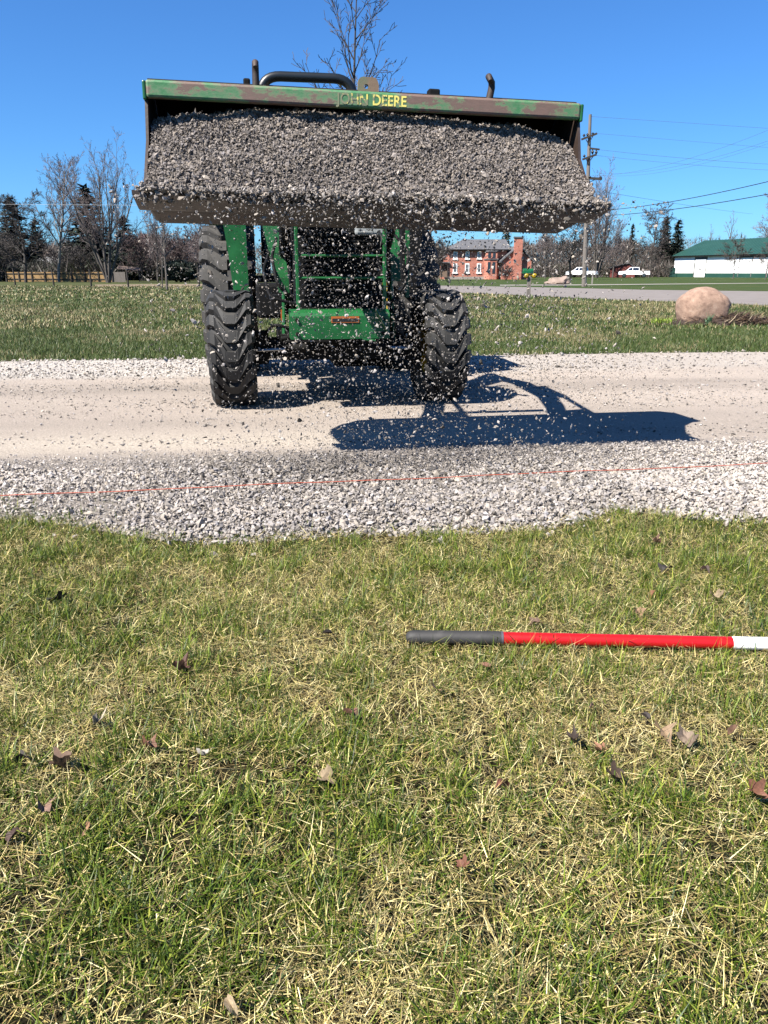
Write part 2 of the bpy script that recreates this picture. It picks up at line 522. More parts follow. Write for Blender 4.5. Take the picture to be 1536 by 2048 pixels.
# road across the field, far path
road_pts_near = [ground(820, 582), ground(1000, 588), ground(1200, 598), ground(1400, 605), ground(1536, 611), ground(1680, 618)]
road_pts_far = [ground(1680, 582), ground(1536, 582.5), ground(1300, 579.5), ground(1100, 575), ground(950, 572), ground(820, 570)]
lft = [(-12, 92), (-40, 150)]
lft2 = [(-45, 156), (-14, 98)]
def strip(name, a, b, z, mat):
    mb = MB(); n = len(a)
    v = [(x, y, z) for x, y in a] + [(x, y, z) for x, y in b]
    mb.add(v, [(i, i + 1, n + i + 1, n + i) for i in range(n - 1)])
    o = mb.build(name, mat); o['kind'] = 'structure'; return o
A = [(-70, 60)] + [(-8, 52)] + road_pts_near + [(60, 14)]
B = [(-75, 90)] + [(-8, 80)] + road_pts_far[::-1] + [(90, 36)]
A = [ground(820, 582.5)] + road_pts_near[1:] + [(45, 13)]
B = [ground(820, 570.5)] + road_pts_far[::-1][1:] + [(80, 40)]
A = [(-14, 260), (-4, 110)] + A
B = [(-6, 260), (0, 120)] + B
strip('asphalt_road', A, B, -.004, M['asphalt'])
pa = [ground(1000, 571.2), ground(1150, 570.6), ground(1350, 568.6), ground(1560, 566.5)]
pb = [ground(1000, 569.6), ground(1150, 569.0), ground(1350, 567.4), ground(1560, 565.6)]
strip('concrete_path', pa, pb, .004, M['concrete'])
fl = [ground(835, 569), ground(1000, 573), ground(1100, 574.5), ground(1300, 579), ground(1536, 582), ground(1680, 581.5)]
flb = [(fx * 5 + (i - 2) * 60, 700) for i, (fx, fy) in enumerate(fl)]
strip('mown_far_lawn', fl, flb, -.008, M['lawnfar'])
strip('mown_path', [ground(190, 573), ground(420, 574)], [ground(190, 569), ground(430, 568)], -.006, plain('dry_earth', (.33, .24, .15), .95, 0, .2, .6))

# ------------------------------------------------------------------ grass
GREENS = np.array([[.055, .092, .009], [.098, .142, .013], [.022, .046, .007], [.15, .18, .022], [.23, .235, .042]])
STRAWS = np.array([[.50, .41, .165], [.60, .51, .235], [.38, .295, .11], [.68, .60, .33], [.24, .165, .065]])
def blades(x, y, z, L, w, lean, az, curl, col, segs=2):
    n = len(x)
    d = np.stack([np.cos(az), np.sin(az)], 1)
    fa = az + np.pi / 2 + rng.normal(0, .5, n)
    wd = np.stack([np.cos(fa), np.sin(fa), np.zeros(n)], 1) * (w / 2)[:, None]
    p0 = np.stack([x, y, z], 1)
    l2 = np.clip(lean + curl, -1.7, 1.72)
    s1, c1, s2, c2 = np.sin(lean), np.cos(lean), np.sin(l2), np.cos(l2)
    h = L / 2
    p1 = p0 + np.stack([d[:, 0] * s1 * h, d[:, 1] * s1 * h, c1 * h], 1)
    p2 = p1 + np.stack([d[:, 0] * s2 * h, d[:, 1] * s2 * h, c2 * h], 1)
    if segs == 2:
        V = np.stack([p0 - wd, p0 + wd, p1 - wd * .85, p1 + wd * .85, p2], 1).reshape(-1, 3)
        b = (np.arange(n) * 5)[:, None, None]
        T = (np.array([[0, 1, 3], [0, 3, 2], [2, 3, 4]])[None] + b).reshape(-1, 3)
        C = np.repeat(col, 5, 0)
    else:
        V = np.stack([p0 - wd, p0 + wd, p2], 1).reshape(-1, 3)
        T = np.arange(n * 3).reshape(-1, 3)
        C = np.repeat(col, 3, 0)
    return V, T, C
def join(parts):
    V, T, C, n = [], [], [], 0
    for v, t, c in parts:
        V.append(v); T.append(t + n); C.append(c); n += len(v)
    return np.concatenate(V), np.concatenate(T), np.concatenate(C)
def scatter(n, y0, y1, half0, slope, pw=1.0):
    """points over a trapezoid that widens away from the camera"""
    y = y0 + (y1 - y0) * rng.random(n) ** pw
    wmax = half0 + slope * y1
    keep = rng.random(n) < (half0 + slope * y) / wmax
    y = y[keep]
    x = (rng.random(len(y)) * 2 - 1) * (half0 + slope * y)
    return x, y
def grass_cols(g, n):
    isg = rng.random(n) < g
    c = np.where(isg[:, None], GREENS[rng.choice(5, n, p=[.28, .27, .2, .16, .09])], STRAWS[rng.choice(5, n, p=[.3, .25, .2, .12, .13])])
    return c * rng.uniform(.48, 1.28, n)[:, None], isg

parts = []
# standing blades
x, y = scatter(760000, .45, 3.45, .45, .56)
e = near_edge(x)
keep = (y < e - .06 + .10 * (vnoise(x * 14, y * 14, 4) - .55)) | ((y < e + .22) & (rng.random(len(x)) < .55 * np.exp(-np.clip(y - e + .05, 0, 1) / .055) * (vnoise(x * 22, y * 22, 14) > .45))) | ((x < -1.05) & (y < e + .42) & (rng.random(len(x)) < .45 * (vnoise(x * 6, y * 6, 8) > .42)))
x, y = x[keep], y[keep]
patch = fbm(x * 2.3, y * 2.3, 41, 3); tuft = fbm(x * 13, y * 13, 51, 3)
keep = rng.random(len(x)) < np.clip(.12 + 1.5 * (tuft - .25), .06, 1)
x, y, patch, tuft = x[keep], y[keep], patch[keep], tuft[keep]
n = len(x)
edge = np.exp(-((near_edge(x) - y) / .22) ** 2)
left = np.clip((-.6 - x) / 1.0, 0, 1) * .15
g = np.clip(.50 + .65 * (patch - .5) + 1.5 * (tuft - .5) + .2 * edge + left, .18, .9)
col, isg = grass_cols(g, n)
L = np.where(isg, rng.gamma(7, .0070, n), rng.gamma(5, .0075, n)) * (.70 + .6 * tuft)
L = np.clip(L, .02, .12)
lean = np.clip(np.where(isg, rng.normal(.72, .38, n), rng.normal(1.08, .36, n)), 0, 1.5)
cs = .055                                   # blades fan out from tuft centres
ci, cj = np.floor(x / cs), np.floor(y / cs)
tcx = (ci + .2 + .6 * vnoise(ci * 1.7, cj * 2.3, 101)) * cs; tcy = (cj + .2 + .6 * vnoise(ci * 2.9, cj * 1.3, 102)) * cs
az = np.where(rng.random(n) < .62, np.arctan2(y - tcy, x - tcx) + rng.normal(0, .5, n), rng.uniform(0, 6.28, n))
parts.append(blades(x, y, np.full(n, -.006), L, np.where(isg, rng.uniform(.0016, .0034, n), rng.uniform(.0008, .0020, n)), lean, az, rng.normal(.35, .4, n), col))
n_st = n
# lying thatch
x, y = scatter(300000, .45, 3.4, .45, .56)
keep = y < near_edge(x) + .02
x, y = x[keep], y[keep]
patch = fbm(x * 2.3, y * 2.3, 41, 3)
keep = rng.random(len(x)) < np.clip(1.05 - .9 * patch, .2, 1)
x, y, patch = x[keep], y[keep], patch[keep]
n = len(x)
col, isg = grass_cols(np.clip(.12 + .5 * (patch - .45), .02, .5), n)
z = rng.uniform(.0, .026, n)
col = col * np.where(rng.random(n) < .5, .34, 1.0)[:, None]
parts.append(blades(x, y, z, np.clip(rng.gamma(4, .010, n), .012, .09), rng.uniform(.0010, .0026, n), rng.normal(1.42, .2, n), rng.uniform(0, 6.28, n), rng.normal(.05, .3, n), col, 1))
Vv, Tt, Cc = join(parts)
o = link('grass', tri_mesh('grass', Vv, Tt, Cc), M['grass'])
tag(o, 'mixed green and straw coloured grass filling the foreground below the gravel', 'grass', kind='stuff')
print('foreground blades', n_st, n)

parts = []
for (cnt, y0, y1, w0, l0, sg) in ((260000, 9.2, 15, .008, .055, 1), (170000, 15, 30, .02, .07, 1), (75000, 30, 66, .062, .09, 1)):
    x, y = scatter(cnt, y0, y1, 1.2, .54)
    keep = (y > far_edge(x) - .02 + .08 * (vnoise(x * 9, y * 3, 3) - .5))
    # keep off road
    rx = np.array([p[0] for p in A[1:]]); ry = np.array([p[1] for p in A[1:]])
    keep &= ~((x > 1.5) & (y > np.interp(x, rx, ry)))
    x, y = x[keep], y[keep]
    n = len(x)
    p1 = fbm(x * .5, y * .35, 71, 3); p2 = fbm(x * 2, y * 1.5, 81, 2)
    near = np.exp(-((y - far_edge(x)) / 3.0) ** 2)
    g = np.clip(.76 + 1.3 * (p1 - .5) + .8 * (p2 - .5) + .15 * near - .004 * (y - 10), .2, .97)
    isg = rng.random(n) < g
    gr = np.array([[.042, .070, .014], [.060, .092, .020], [.030, .054, .012], [.095, .115, .034]])
    st = np.array([[.26, .215, .11], [.34, .285, .16], [.18, .14, .07]])
    col = np.where(isg[:, None], gr[rng.choice(4, n)], st[rng.choice(3, n)]) * rng.uniform(.72, 1.08, n)[:, None]
    parts.append(blades(x, y, np.full(n, -.012), np.clip(rng.gamma(7, l0 / 7, n), .02, .14), rng.uniform(.6, 1.4, n) * w0, np.clip(rng.normal(.6, .4, n), 0, 1.4), rng.uniform(0, 6.28, n), rng.normal(.3, .3, n), col, sg))
Vv, Tt, Cc = join(parts)
o = link('field_grass', tri_mesh('field_grass', Vv, Tt, Cc), M['grass'])
tag(o, 'patchy short field grass beyond the gravel driveway', 'grass', kind='stuff')

# ------------------------------------------------------------------ stones
CUBE = np.array([[a, b, c] for a in (-1, 1) for b in (-1, 1) for c in (-1, 1)], float) * .62
CT = np.array([(0, 1, 3), (0, 3, 2), (4, 6, 7), (4, 7, 5), (0, 4, 5), (0, 5, 1), (2, 3, 7), (2, 7, 6), (0, 2, 6), (0, 6, 4), (1, 5, 7), (1, 7, 3)])
OCT = np.array([(1, 0, 0), (-1, 0, 0), (0, 1, 0), (0, -1, 0), (0, 0, 1), (0, 0, -1)], float) * 1.02
OT = np.array([(0, 2, 4), (2, 1, 4), (1, 3, 4), (3, 0, 4), (2, 0, 5), (1, 2, 5), (3, 1, 5), (0, 3, 5)])
_p = (1 + 5 ** .5) / 2
ICO = np.array([(-1, _p, 0), (1, _p, 0), (-1, -_p, 0), (1, -_p, 0), (0, -1, _p), (0, 1, _p), (0, -1, -_p), (0, 1, -_p), (_p, 0, -1), (_p, 0, 1), (-_p, 0, -1), (-_p, 0, 1)], float) / 1.9
IT = np.array([(0, 11, 5), (0, 5, 1), (0, 1, 7), (0, 7, 10), (0, 10, 11), (1, 5, 9), (5, 11, 4), (11, 10, 2), (10, 7, 6), (7, 1, 8), (3, 9, 4), (3, 4, 2), (3, 2, 6), (3, 6, 8), (3, 8, 9), (4, 9, 5), (2, 4, 11), (6, 2, 10), (8, 6, 7), (9, 8, 1)])
def rand_rot(n):
    qn = rng.normal(size=(n, 4)); qn /= np.linalg.norm(qn, axis=1)[:, None]
    w, x, y, z = qn.T
    return np.stack([np.stack([1 - 2 * (y * y + z * z), 2 * (x * y - z * w), 2 * (x * z + y * w)], 1),
                     np.stack([2 * (x * y + z * w), 1 - 2 * (x * x + z * z), 2 * (y * z - x * w)], 1),
                     np.stack([2 * (x * z - y * w), 2 * (y * z + x * w), 1 - 2 * (x * x + y * y)], 1)], 1)
def stones(P, size, col, base=CUBE, tri=CT, flat=.0, sl=1.0):
    n, k = len(P), len(base)
    v = base[None] * (1 + rng.normal(0, .22, (n, k, 1))) + rng.normal(0, .10, (n, k, 3))
    v = v * np.stack([rng.uniform(.8, 1.3, n) * sl, rng.uniform(.6, 1.05, n) / sl ** .3, rng.uniform(.4, .85, n) / sl ** .5], 1)[:, None]
    v = np.einsum('nij,nkj->nki', rand_rot(n), v)
    v[:, :, 2] *= (1 - flat)
    v = v * (size / 2)[:, None, None] + P[:, None]
    T = (tri[None] + (np.arange(n) * k)[:, None, None]).reshape(-1, 3)
    return v.reshape(-1, 3), T, np.repeat(col, k, 0)
def stone_cols(n, lo=.3, hi=.6, white=.12, dark=.1):
    b = rng.uniform(lo, hi, n)
    wv = rng.random(n)
    b = np.where(wv < white, rng.uniform(.6, .75, n), b)
    b = np.where(wv > 1 - dark, rng.uniform(.10, .22, n), b)
    t = rng.normal(0, .03, n)
    return np.clip(np.stack([b * (1.06 + t), b * (.955 + t * .3), b * (.865 - t)], 1) * AF, .02, .8)
parts = []
# berm of fresh crushed stone along the near side
x, y = scatter(165000, 2.85, 5.1, .42, .54)
e = near_edge(x); top = 4.62 + .12 * x
dens = np.clip((y - e + .05) / .10, 0, 1) * np.clip((top + .35 * (fbm(x * 2, y * 4, 15, 2) - .3) - y) / .45, 0, 1)
dens = np.where((x < -1.0 - .2 * (y - 3.2)) & (y < e + .40), dens * .5, dens)
dens = dens * np.where(y > 4.1 + .12 * x, .6, 1)
keep = rng.random(len(x)) < dens
x, y = x[keep], y[keep]; n = len(x)
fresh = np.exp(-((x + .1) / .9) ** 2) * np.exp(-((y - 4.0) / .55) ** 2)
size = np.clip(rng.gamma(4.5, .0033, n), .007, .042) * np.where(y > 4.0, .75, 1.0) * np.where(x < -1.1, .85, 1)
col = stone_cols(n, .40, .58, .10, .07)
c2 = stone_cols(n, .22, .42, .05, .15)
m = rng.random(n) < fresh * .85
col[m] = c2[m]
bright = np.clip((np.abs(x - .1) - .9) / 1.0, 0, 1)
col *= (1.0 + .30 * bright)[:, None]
z = windrow(x, y) + .006 + size * .22 + rng.uniform(0, .012, n)
parts.append(stones(np.stack([x, y, z], 1), size, np.clip(col, 0, .8), OCT, OT, flat=.15))
print('berm stones', n)
# scattered stones over the tracks
x, y = scatter(52000, 4.3, 9.3, .6, .56)
n = len(x)
k2 = rng.random(n) < np.clip(.30 + 3.0 * (fbm(x * .5, y * 2.5, 91, 3) - .48), .06, 1)
x, y = x[k2], y[k2]; n = len(x)
size = np.clip(rng.gamma(3, .0038, n), .005, .032)
parts.append(stones(np.stack([x, y, size * .2 + .006], 1), size, stone_cols(n, .36, .62, .14, .2), OCT, OT, flat=.3))
# coarse white strip on the far side
x, y = scatter(26000, 7.0, 11.6, .8, .55)
f = far_edge(x)
k2 = rng.random(len(x)) < np.clip((y - f + 2.05 + .5 * (fbm(x * .8, y * 2, 13, 2) - .5)) / .5, 0, 1) * (y < f + .06) * np.clip(.95 - .11 * (x + 1.5), .3, .95)
x, y = x[k2], y[k2]; n = len(x)
size = np.clip(rng.gamma(6, .0042, n), .01, .05)
parts.append(stones(np.stack([x, y, size * .15 + .008], 1), size, stone_cols(n, .55, .82, .2, .08) * np.clip(1.02 - .11 * (x + 1), .72, 1.02)[:, None], OCT, OT, flat=.2))
# strays thrown into the grass
x, y = scatter(2600, 2.2, 3.3, .5, .56)
k2 = rng.random(len(x)) < np.exp(-np.clip(near_edge(x) - y, 0, 9) / .06) * (y < near_edge(x) + .02)
x, y = x[k2], y[k2]; n = len(x)
size = np.clip(rng.gamma(6, .0032, n), .01, .035)
parts.append(stones(np.stack([x, y, size * .4 + .005], 1), size, stone_cols(n, .4, .6, .2, .1)))
Vv, Tt, Cc = join(parts)
o = link('gravel', tri_mesh('gravel', Vv, Tt, Cc), M['stone'])
tag(o, 'loose crushed limestone gravel spread over the driveway', 'gravel', kind='stuff')

# ------------------------------------------------------------------ loader tractor
TX, TY, TR = -.35, 6.5, .16
trac = empty('loader_tractor', (TX, TY, 0), TR, 'green wheel loader tractor tipping a wide worn bucket of gravel towards the camera', 'loader tractor')
XO = -.05

def wheel(name, x, y, Rr, Wd, rim_r, nl, lug_h, flip):
    w = bpy.data.objects.new(name, None); COL.objects.link(w); w.parent = trac
    w.location = (x, y, Rr - .012)
    RB = M['rubber'] if name == 'front_wheel' else M['dusty']
    if (name, 'm') not in CACHE:
        hw = Wd / 2
        mb = MB()
        prof = [(-hw * .70, rim_r), (-hw * .86, rim_r + .03), (-hw * 1.02, (rim_r + Rr) * .5), (-hw * 1.0, Rr - .10), (-hw * .90, Rr - lug_h - .022), (-hw * .5, Rr - lug_h - .006), (0, Rr - lug_h)]
        prof = prof + [(-a, r) for a, r in prof[:-1][::-1]]
        mb.lathe(prof, 48)
        tyre = mb.mesh('tyre', RB)
        mb = MB()
        rp = [(-hw * .70, rim_r + .004), (-hw * .62, rim_r - .03), (-hw * .2, rim_r - .06), (-hw * .15, .10), (-hw * .3, .09), (-hw * .3, 0.001)]
        mb.lathe(rp, 32)
        mb.lathe([(-a, r) for a, r in rp], 32)
        rim = mb.mesh('rim', M['rim'])
        lugs = []
        for s in (-1, 1):
            mb = MB()
            st = [(.0, 0, .0), (.20, .0, .0), (.30, .04, .0), (.74, .30, .0), (.95, .35, .010), (1.04, .36, .055), (1.035, .365, .12)]
            st = [(a * hw, da * .95, dr) for a, da, dr in st]
            vs, fs = [], []
            for i, (a, da, dr) in enumerate(st):
                hwid = (.036, .038, .042, .044, .044, .04, .03)[i] * (Rr / .45) ** .6
                r1 = Rr - dr + (0 if i < 5 else .0)
                r0 = r1 - lug_h - .012
                if i >= 5: r0 = r1
                da = da * .45 / Rr ** 1 * .9 if Rr > .5 else da
                for (rr, dd, ax) in ((r0, -1.25, a), (r1, -1, a + (.012 if i >= 5 else 0)), (r1, 1, a + (.012 if i >= 5 else 0)), (r0, 1.25, a if i < 5 else a - .015)):
                    ang = da + dd * hwid / Rr
                    vs.append((s * ax, -rr * math.cos(ang), rr * math.sin(ang)))
            for i in range(len(st) - 1):
                for k in range(4):
                    fs.append((i * 4 + k, i * 4 + (k + 1) % 4, i * 4 + 4 + (k + 1) % 4, i * 4 + 4 + k))
            fs += [(0, 1, 2, 3), tuple(len(vs) - 4 + i for i in range(4))]
            mb.add(vs, fs)
            lugs.append(mb.mesh('tread_lug', RB))
        CACHE[(name, 'm')] = (tyre, rim, lugs)
    tyre, rim, lugs = CACHE[(name, 'm')]
    tyre_o = link('tyre', tyre, None, w)
    link('rim', rim, None, w)
    for si, me in enumerate(lugs):
        for k in range(nl):
            l = link('tread_lug', me, None, w)
            l.rotation_euler = (2 * math.pi * (k + STAG[name] * si + .13 * flip) / nl, 0, 0)
    return w
CACHE = {}
STAG = {'front_wheel': 0.0, 'rear_wheel': .5}
wheel('front_wheel', -.885, 0, .46, .325, .22, 20, .036, 1)
wheel('front_wheel', .815, 0, .46, .325, .22, 20, .036, 3)
wheel('rear_wheel', -.93 + XO * .3, 2.22, .76, .50, .36, 22, .045, 2)
wheel('rear_wheel', .93 + XO * .3, 2.22, .76, .50, .36, 22, .045, 4)

mb = MB()
mb.box((XO, 1.25, .62), (.5, 3.0, .24)); mb.box((XO, .45, .46), (.92, 1.1, .20)); mb.box((XO + .28, .7, .42), (.5, .7, .34))
mb.box((XO, 2.2, .76), (1.5, .3, .3))
mb.build('chassis', M['dark'], trac)
mb = MB()
mb.box((XO, 0, .44), (1.45, .15, .14), ch=.02); mb.box((-.66, 0, .46), (.12, .2, .26), ch=.02); mb.box((.60, 0, .46), (.12, .2, .26), ch=.02)
mb.tube([(-.62, .22, .50), (.56, .22, .50)], .022, 8); mb.tube([(-.5, -.12, .53), (-.1, -.1, .6)], .02, 8)
mb.build('front_axle', M['dark'], trac)
# bumper block with chamfered top
mb = MB()
prof = [(-.55, .56), (-.55, .728), (-.535, .752), (-.48, .772), (-.30, .772), (-.30, .56)]
mb.prism(prof, 'x', -.44, .31)
bump = mb.build('bumper', M['green'], trac)
mb = MB(); mb.prism([(-.552, .765), (-.552, .56), (-.50, .56)], 'x', .16, .40); 
mb = MB(); mb.box((-.03, -.5535, .703), (.21, .004, .046)); dec = mb.build('decal', M['orange'], bump, 'orange warning decal with black print')
mb = MB()
mb.box((-.03, -.5562, .6990), (.194, .002, .024))
mb.build('decal_band', M['decalblack'], bump)
mb = MB(); mb.tube([(.20, -.575, .775), (.30, -.56, .60)], .011, 8); mb.tube([(.10, -.56, .555), (.2, -.56, .545)], .008)
mb.build('bumper_rod', M['green'], bump)
mb = MB(); mb.box((-.32, -.53, .548), (.34, .04, .012)); mb.build('skid_strip', M['dark'], bump)
# hood
mb = MB()
hp = [(-.29, .77), (-.33, .80), (-.33, 1.38), (-.27, 1.48), (.27, 1.48), (.33, 1.38), (.33, .80), (.29, .77)]
mb.prism([(a + XO, b) for a, b in hp], 'y', -.28, 1.5)
hood = mb.build('hood', M['black'], trac, 'black engine hood behind the grille guard')
mb = MB()
for k in range(15):
    mb.box((XO, -.295, .84 + k * .036), (.56, .012, .012))
mb.build('grille', M['black'], hood)
mb = MB(); mb.box((.20, -.30, 1.375), (.24, .05, .13), ch=.02); mb.build('headlamp', M['glass'], hood)
for s, xx in ((-1, -.37), (1, .29)):
    mb = MB()
    mb.box((xx, -.42, 1.17), (.026, .045, .82), ch=.006)
    mb.build('guard_post', M['green'], trac)
for z in (1.0, 1.16):
    mb = MB(); mb.tube([(-.36, -.42, z), (.28, -.42, z)], .010, 8); mb.build('guard_rung', M['green'], trac)
mb = MB(); mb.box((.565, .1, 1.15), (.03, .03, .62)); mb.build('guard_post', M['green'], trac)
# roll hoop
def fillet(pts, r, k=5):
    out = [Vector(pts[0])]
    for i in range(1, len(pts) - 1):
        p, a, b = Vector(pts[i]), Vector(pts[i - 1]), Vector(pts[i + 1])
        d1, d2 = (a - p).normalized(), (b - p).normalized()
        s0, s1 = p + d1 * r, p + d2 * r
        for j in range(k + 1):
            t = j / k
            out.append(s0 * (1 - t) ** 2 + p * 2 * t * (1 - t) + s1 * t * t)
    out.append(Vector(pts[-1]))
    return out
# loader masts, braces
for s in (-1, 1):
    def mx(v): return v if s < 0 else -v - .02
    sec = [(.88, -.49, -.41, .10, .34), (1.0, -.51, -.415, .10, .40), (1.2, -.555, -.435, .14, .50), (1.43, -.60, -.46, .20, .62), (1.78, -.60, -.47, .34, .86)]
    if s > 0: sec = [(z, -.53, -.45, a, b) for z, _, _, a, b in sec]; sec[0] = (.97, -.53, -.45, .10, .36)
    vs = []
    for z, x0, x1, y0, y1 in sec: vs += [(mx(x0), y0, z), (mx(x1), y0, z), (mx(x1), y1, z), (mx(x0), y1, z)]
    mb = MB()
    fs = [(i * 4 + k, i * 4 + (k + 1) % 4, i * 4 + 4 + (k + 1) % 4, i * 4 + 4 + k) for i in range(len(sec) - 1) for k in range(4)]
    fs += [(0, 1, 2, 3), tuple(range(len(vs) - 4, len(vs)))]
    mb.add(vs, fs)
    mb.build('loader_mast', M['green'], trac)
    mb = MB(); mb.tube([(mx(-.455), .12, .97), (mx(-.46), .1, .74), (mx(-.47), .06, .50)], .017, 8)
    mb.tube([(mx(-.455), .15, .9), (mx(-.30), .4, .66)], .02, 8)
    mb.build('mast_brace', M['green'], trac)
    # arm: box beam along a bent path
    xa = s * .50 + XO * .6
    path = [(.62, 1.70), (.05, 1.88), (-.80, 1.80), (-1.25, 1.62), (-1.62, 1.42)]
    hs_ = [.07, .08, .075, .065, .055]
    mb = MB(); vs = []
    for (yy, zz), hh in zip(path, hs_): vs += [(xa - .045, yy, zz - hh), (xa + .045, yy, zz - hh), (xa + .045, yy, zz + hh), (xa - .045, yy, zz + hh)]
    fs = [(i * 4 + k, i * 4 + (k + 1) % 4, i * 4 + 4 + (k + 1) % 4, i * 4 + 4 + k) for i in range(4) for k in range(4)]
    fs += [(0, 1, 2, 3), (16, 17, 18, 19)]
    mb.add(vs, fs); mb.build('loader_arm', M['green'], trac)
    mb = MB(); mb.tube([(xa - s * .09, .3, 1.1), (xa - s * .09, -.25, 1.42)], .045, 12)
    c = mb.build('lift_cylinder', M['black'], trac)
    mb = MB(); mb.tube([(xa - s * .09, -.25, 1.42), (xa - s * .09, -.7, 1.70)], .024, 10); mb.build('cylinder_rod', M['chrome'], c)
    mb = MB(); mb.tube([(xa, -.3, 2.02), (xa, -.95, 1.98)], .04, 12)
    c = mb.build('tilt_cylinder', M['black'], trac)
    mb = MB(); mb.tube([(xa, -.95, 1.98), (xa, -1.68, 1.86)], .022, 10); mb.build('cylinder_rod', M['chrome'], c)
    mb = MB(); mb.box((xa, -1.50, 1.66), (.05, .16, .42), (.25, 0, 0)); mb.box((xa, -.3, 1.97), (.05, .1, .2)); mb.build('bucket_link', M['green'], trac)
    # rear fender with a step panel ahead of the tyre
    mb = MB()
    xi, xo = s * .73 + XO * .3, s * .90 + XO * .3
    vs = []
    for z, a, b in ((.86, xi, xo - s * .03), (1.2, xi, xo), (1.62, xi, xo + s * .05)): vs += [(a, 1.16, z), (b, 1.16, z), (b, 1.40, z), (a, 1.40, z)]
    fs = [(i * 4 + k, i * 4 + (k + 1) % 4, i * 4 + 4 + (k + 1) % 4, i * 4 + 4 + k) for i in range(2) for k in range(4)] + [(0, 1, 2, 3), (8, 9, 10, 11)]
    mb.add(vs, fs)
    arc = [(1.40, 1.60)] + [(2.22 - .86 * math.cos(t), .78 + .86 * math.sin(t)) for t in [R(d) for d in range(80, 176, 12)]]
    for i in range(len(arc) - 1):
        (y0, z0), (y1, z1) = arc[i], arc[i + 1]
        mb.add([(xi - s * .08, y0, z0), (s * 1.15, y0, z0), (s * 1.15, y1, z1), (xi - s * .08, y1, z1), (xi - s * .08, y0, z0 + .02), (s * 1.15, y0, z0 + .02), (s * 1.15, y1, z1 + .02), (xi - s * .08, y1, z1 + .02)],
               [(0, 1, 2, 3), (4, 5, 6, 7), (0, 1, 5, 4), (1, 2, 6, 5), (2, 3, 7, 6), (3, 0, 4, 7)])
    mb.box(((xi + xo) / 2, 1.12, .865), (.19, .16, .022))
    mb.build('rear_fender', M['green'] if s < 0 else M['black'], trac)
for k, pts in enumerate(([(-.40, -.30, .84), (-.52, -.36, .95), (-.55, -.2, 1.15), (-.5, .1, 1.3)], [(-.36, -.32, .80), (-.58, -.34, .86), (-.62, -.1, 1.05), (-.56, .2, 1.2)],
        [(.34, -.34, .80), (.46, -.38, .95), (.52, -.2, 1.2), (.44, .1, 1.35)], [(.30, -.32, .84), (.40, -.44, .70), (.55, -.25, .62), (.62, 0, .55)], [(-.42, -.28, .62), (-.55, -.3, .66), (-.62, -.1, .58), (-.66, .05, .52)])):
    mb = MB(); mb.tube(fillet(pts, .06, 5), .012, 8); mb.build('hydraulic_hose', M['black'], trac)
for s in (-1, 1):
    mb = MB(); mb.tube([(XO + s * .12, -.12, .47), (XO + s * .42, -.12, .45)], .035, 12)
    c = mb.build('steering_cylinder', M['dark'], trac)
    mb = MB(); mb.tube([(XO + s * .42, -.12, .45), (XO + s * .66, -.10, .44)], .016, 8); mb.build('cylinder_rod', M['chrome'], c)
for xx in (-.39, .26):
    for zz in (.60, .70):
        mb = MB(); mb.tube([(xx, -.549, zz), (xx, -.564, zz)], [.016, .015], 6, smooth=False); mb.build('bolt', M['dark'], bump)
mb = MB(); mb.tube([(-.53, -1.35, 1.56), (.47, -1.35, 1.56)], .045, 12); mb.build('cross_tube', M['green'], trac)
mb = MB(); mb.box((XO - .5, .9, .80), (.26, .5, .30), ch=.03); mb.box((XO - .46, .35, .80), (.1, .3, .12)); mb.build('battery_box', M['black'], trac)
mb = MB(); mb.box((-.47, .2, .70), (.03, .03, .09)); mb.build('marker_lamp', M['orange'], trac)
mb = MB(); mb.box((XO, 1.85, .98), (1.3, 1.0, .06)); mb.box((XO, 1.45, 1.2), (.5, .16, .5)); mb.build('operator_platform', M['dark'], trac)
mb = MB(); mb.box((XO, 2.05, 1.22), (.48, .45, .12), ch=.04); mb.box((XO, 2.28, 1.50), (.46, .1, .5), ch=.04); mb.build('seat', M['seat'], trac)
mb = MB()
for k in range(20):
    pass
ring = [(XO + .19 * math.cos(t), 1.66 + .06 * math.sin(t), 1.60 + .18 * math.sin(t)) for t in np.linspace(0, 2 * math.pi, 21)]
mb.tube(ring, .014, 6, cap=False); mb.tube([(XO, 1.48, 1.4), (XO, 1.66, 1.60)], .02, 6); mb.tube([(XO - .18, 1.66, 1.6), (XO + .18, 1.66, 1.6)], .01, 6)
mb.build('steering_wheel', M['black'], trac)
mb = MB()
mb.tube(fillet([(-.56, 2.1, .95), (-.54, 2.1, 2.885), (.385, 2.1, 2.885), (.405, 2.1, .95)], .20, 8), .047, 12)
mb.build('roll_bar', M['navy'], trac)

# bucket (origin on the middle of its lip)
BK = bpy.data.objects.new('bucket', None); COL.objects.link(BK); BK.parent = trac
BK.location = (-.055, -2.49, 1.373); BK.rotation_euler = (0, .017, 0)
BW = 2.24
prof_o = [(.02, -.012), (.30, -.062), (.56, -.098), (.72, -.075), (.86, .05), (.92, .22), (.88, .42), (.74, .545), (.42, .565)]
prof_i = [(.42, .548), (.735, .528), (.862, .412), (.900, .22), (.842, .062), (.71, -.055), (.56, -.076), (.30, -.042), (.02, .004)]
mb = MB()
n = len(prof_o)
L0, L1 = -BW / 2, BW / 2
vs = [(L0, a, b) for a, b in prof_o] + [(L1, a, b) for a, b in prof_o] + [(L0, a, b) for a, b in prof_i[::-1]] + [(L1, a, b) for a, b in prof_i[::-1]]
fs = []
for i in range(n - 1):
    fs.append((i, i + 1, n + i + 1, n + i)); fs.append((2 * n + i, 3 * n + i, 3 * n + i + 1, 2 * n + i + 1))
for off in (0, n):
    for i in range(n - 1): fs.append((off + i, off + i + 1, 2 * n + off + i + 1, 2 * n + off + i))
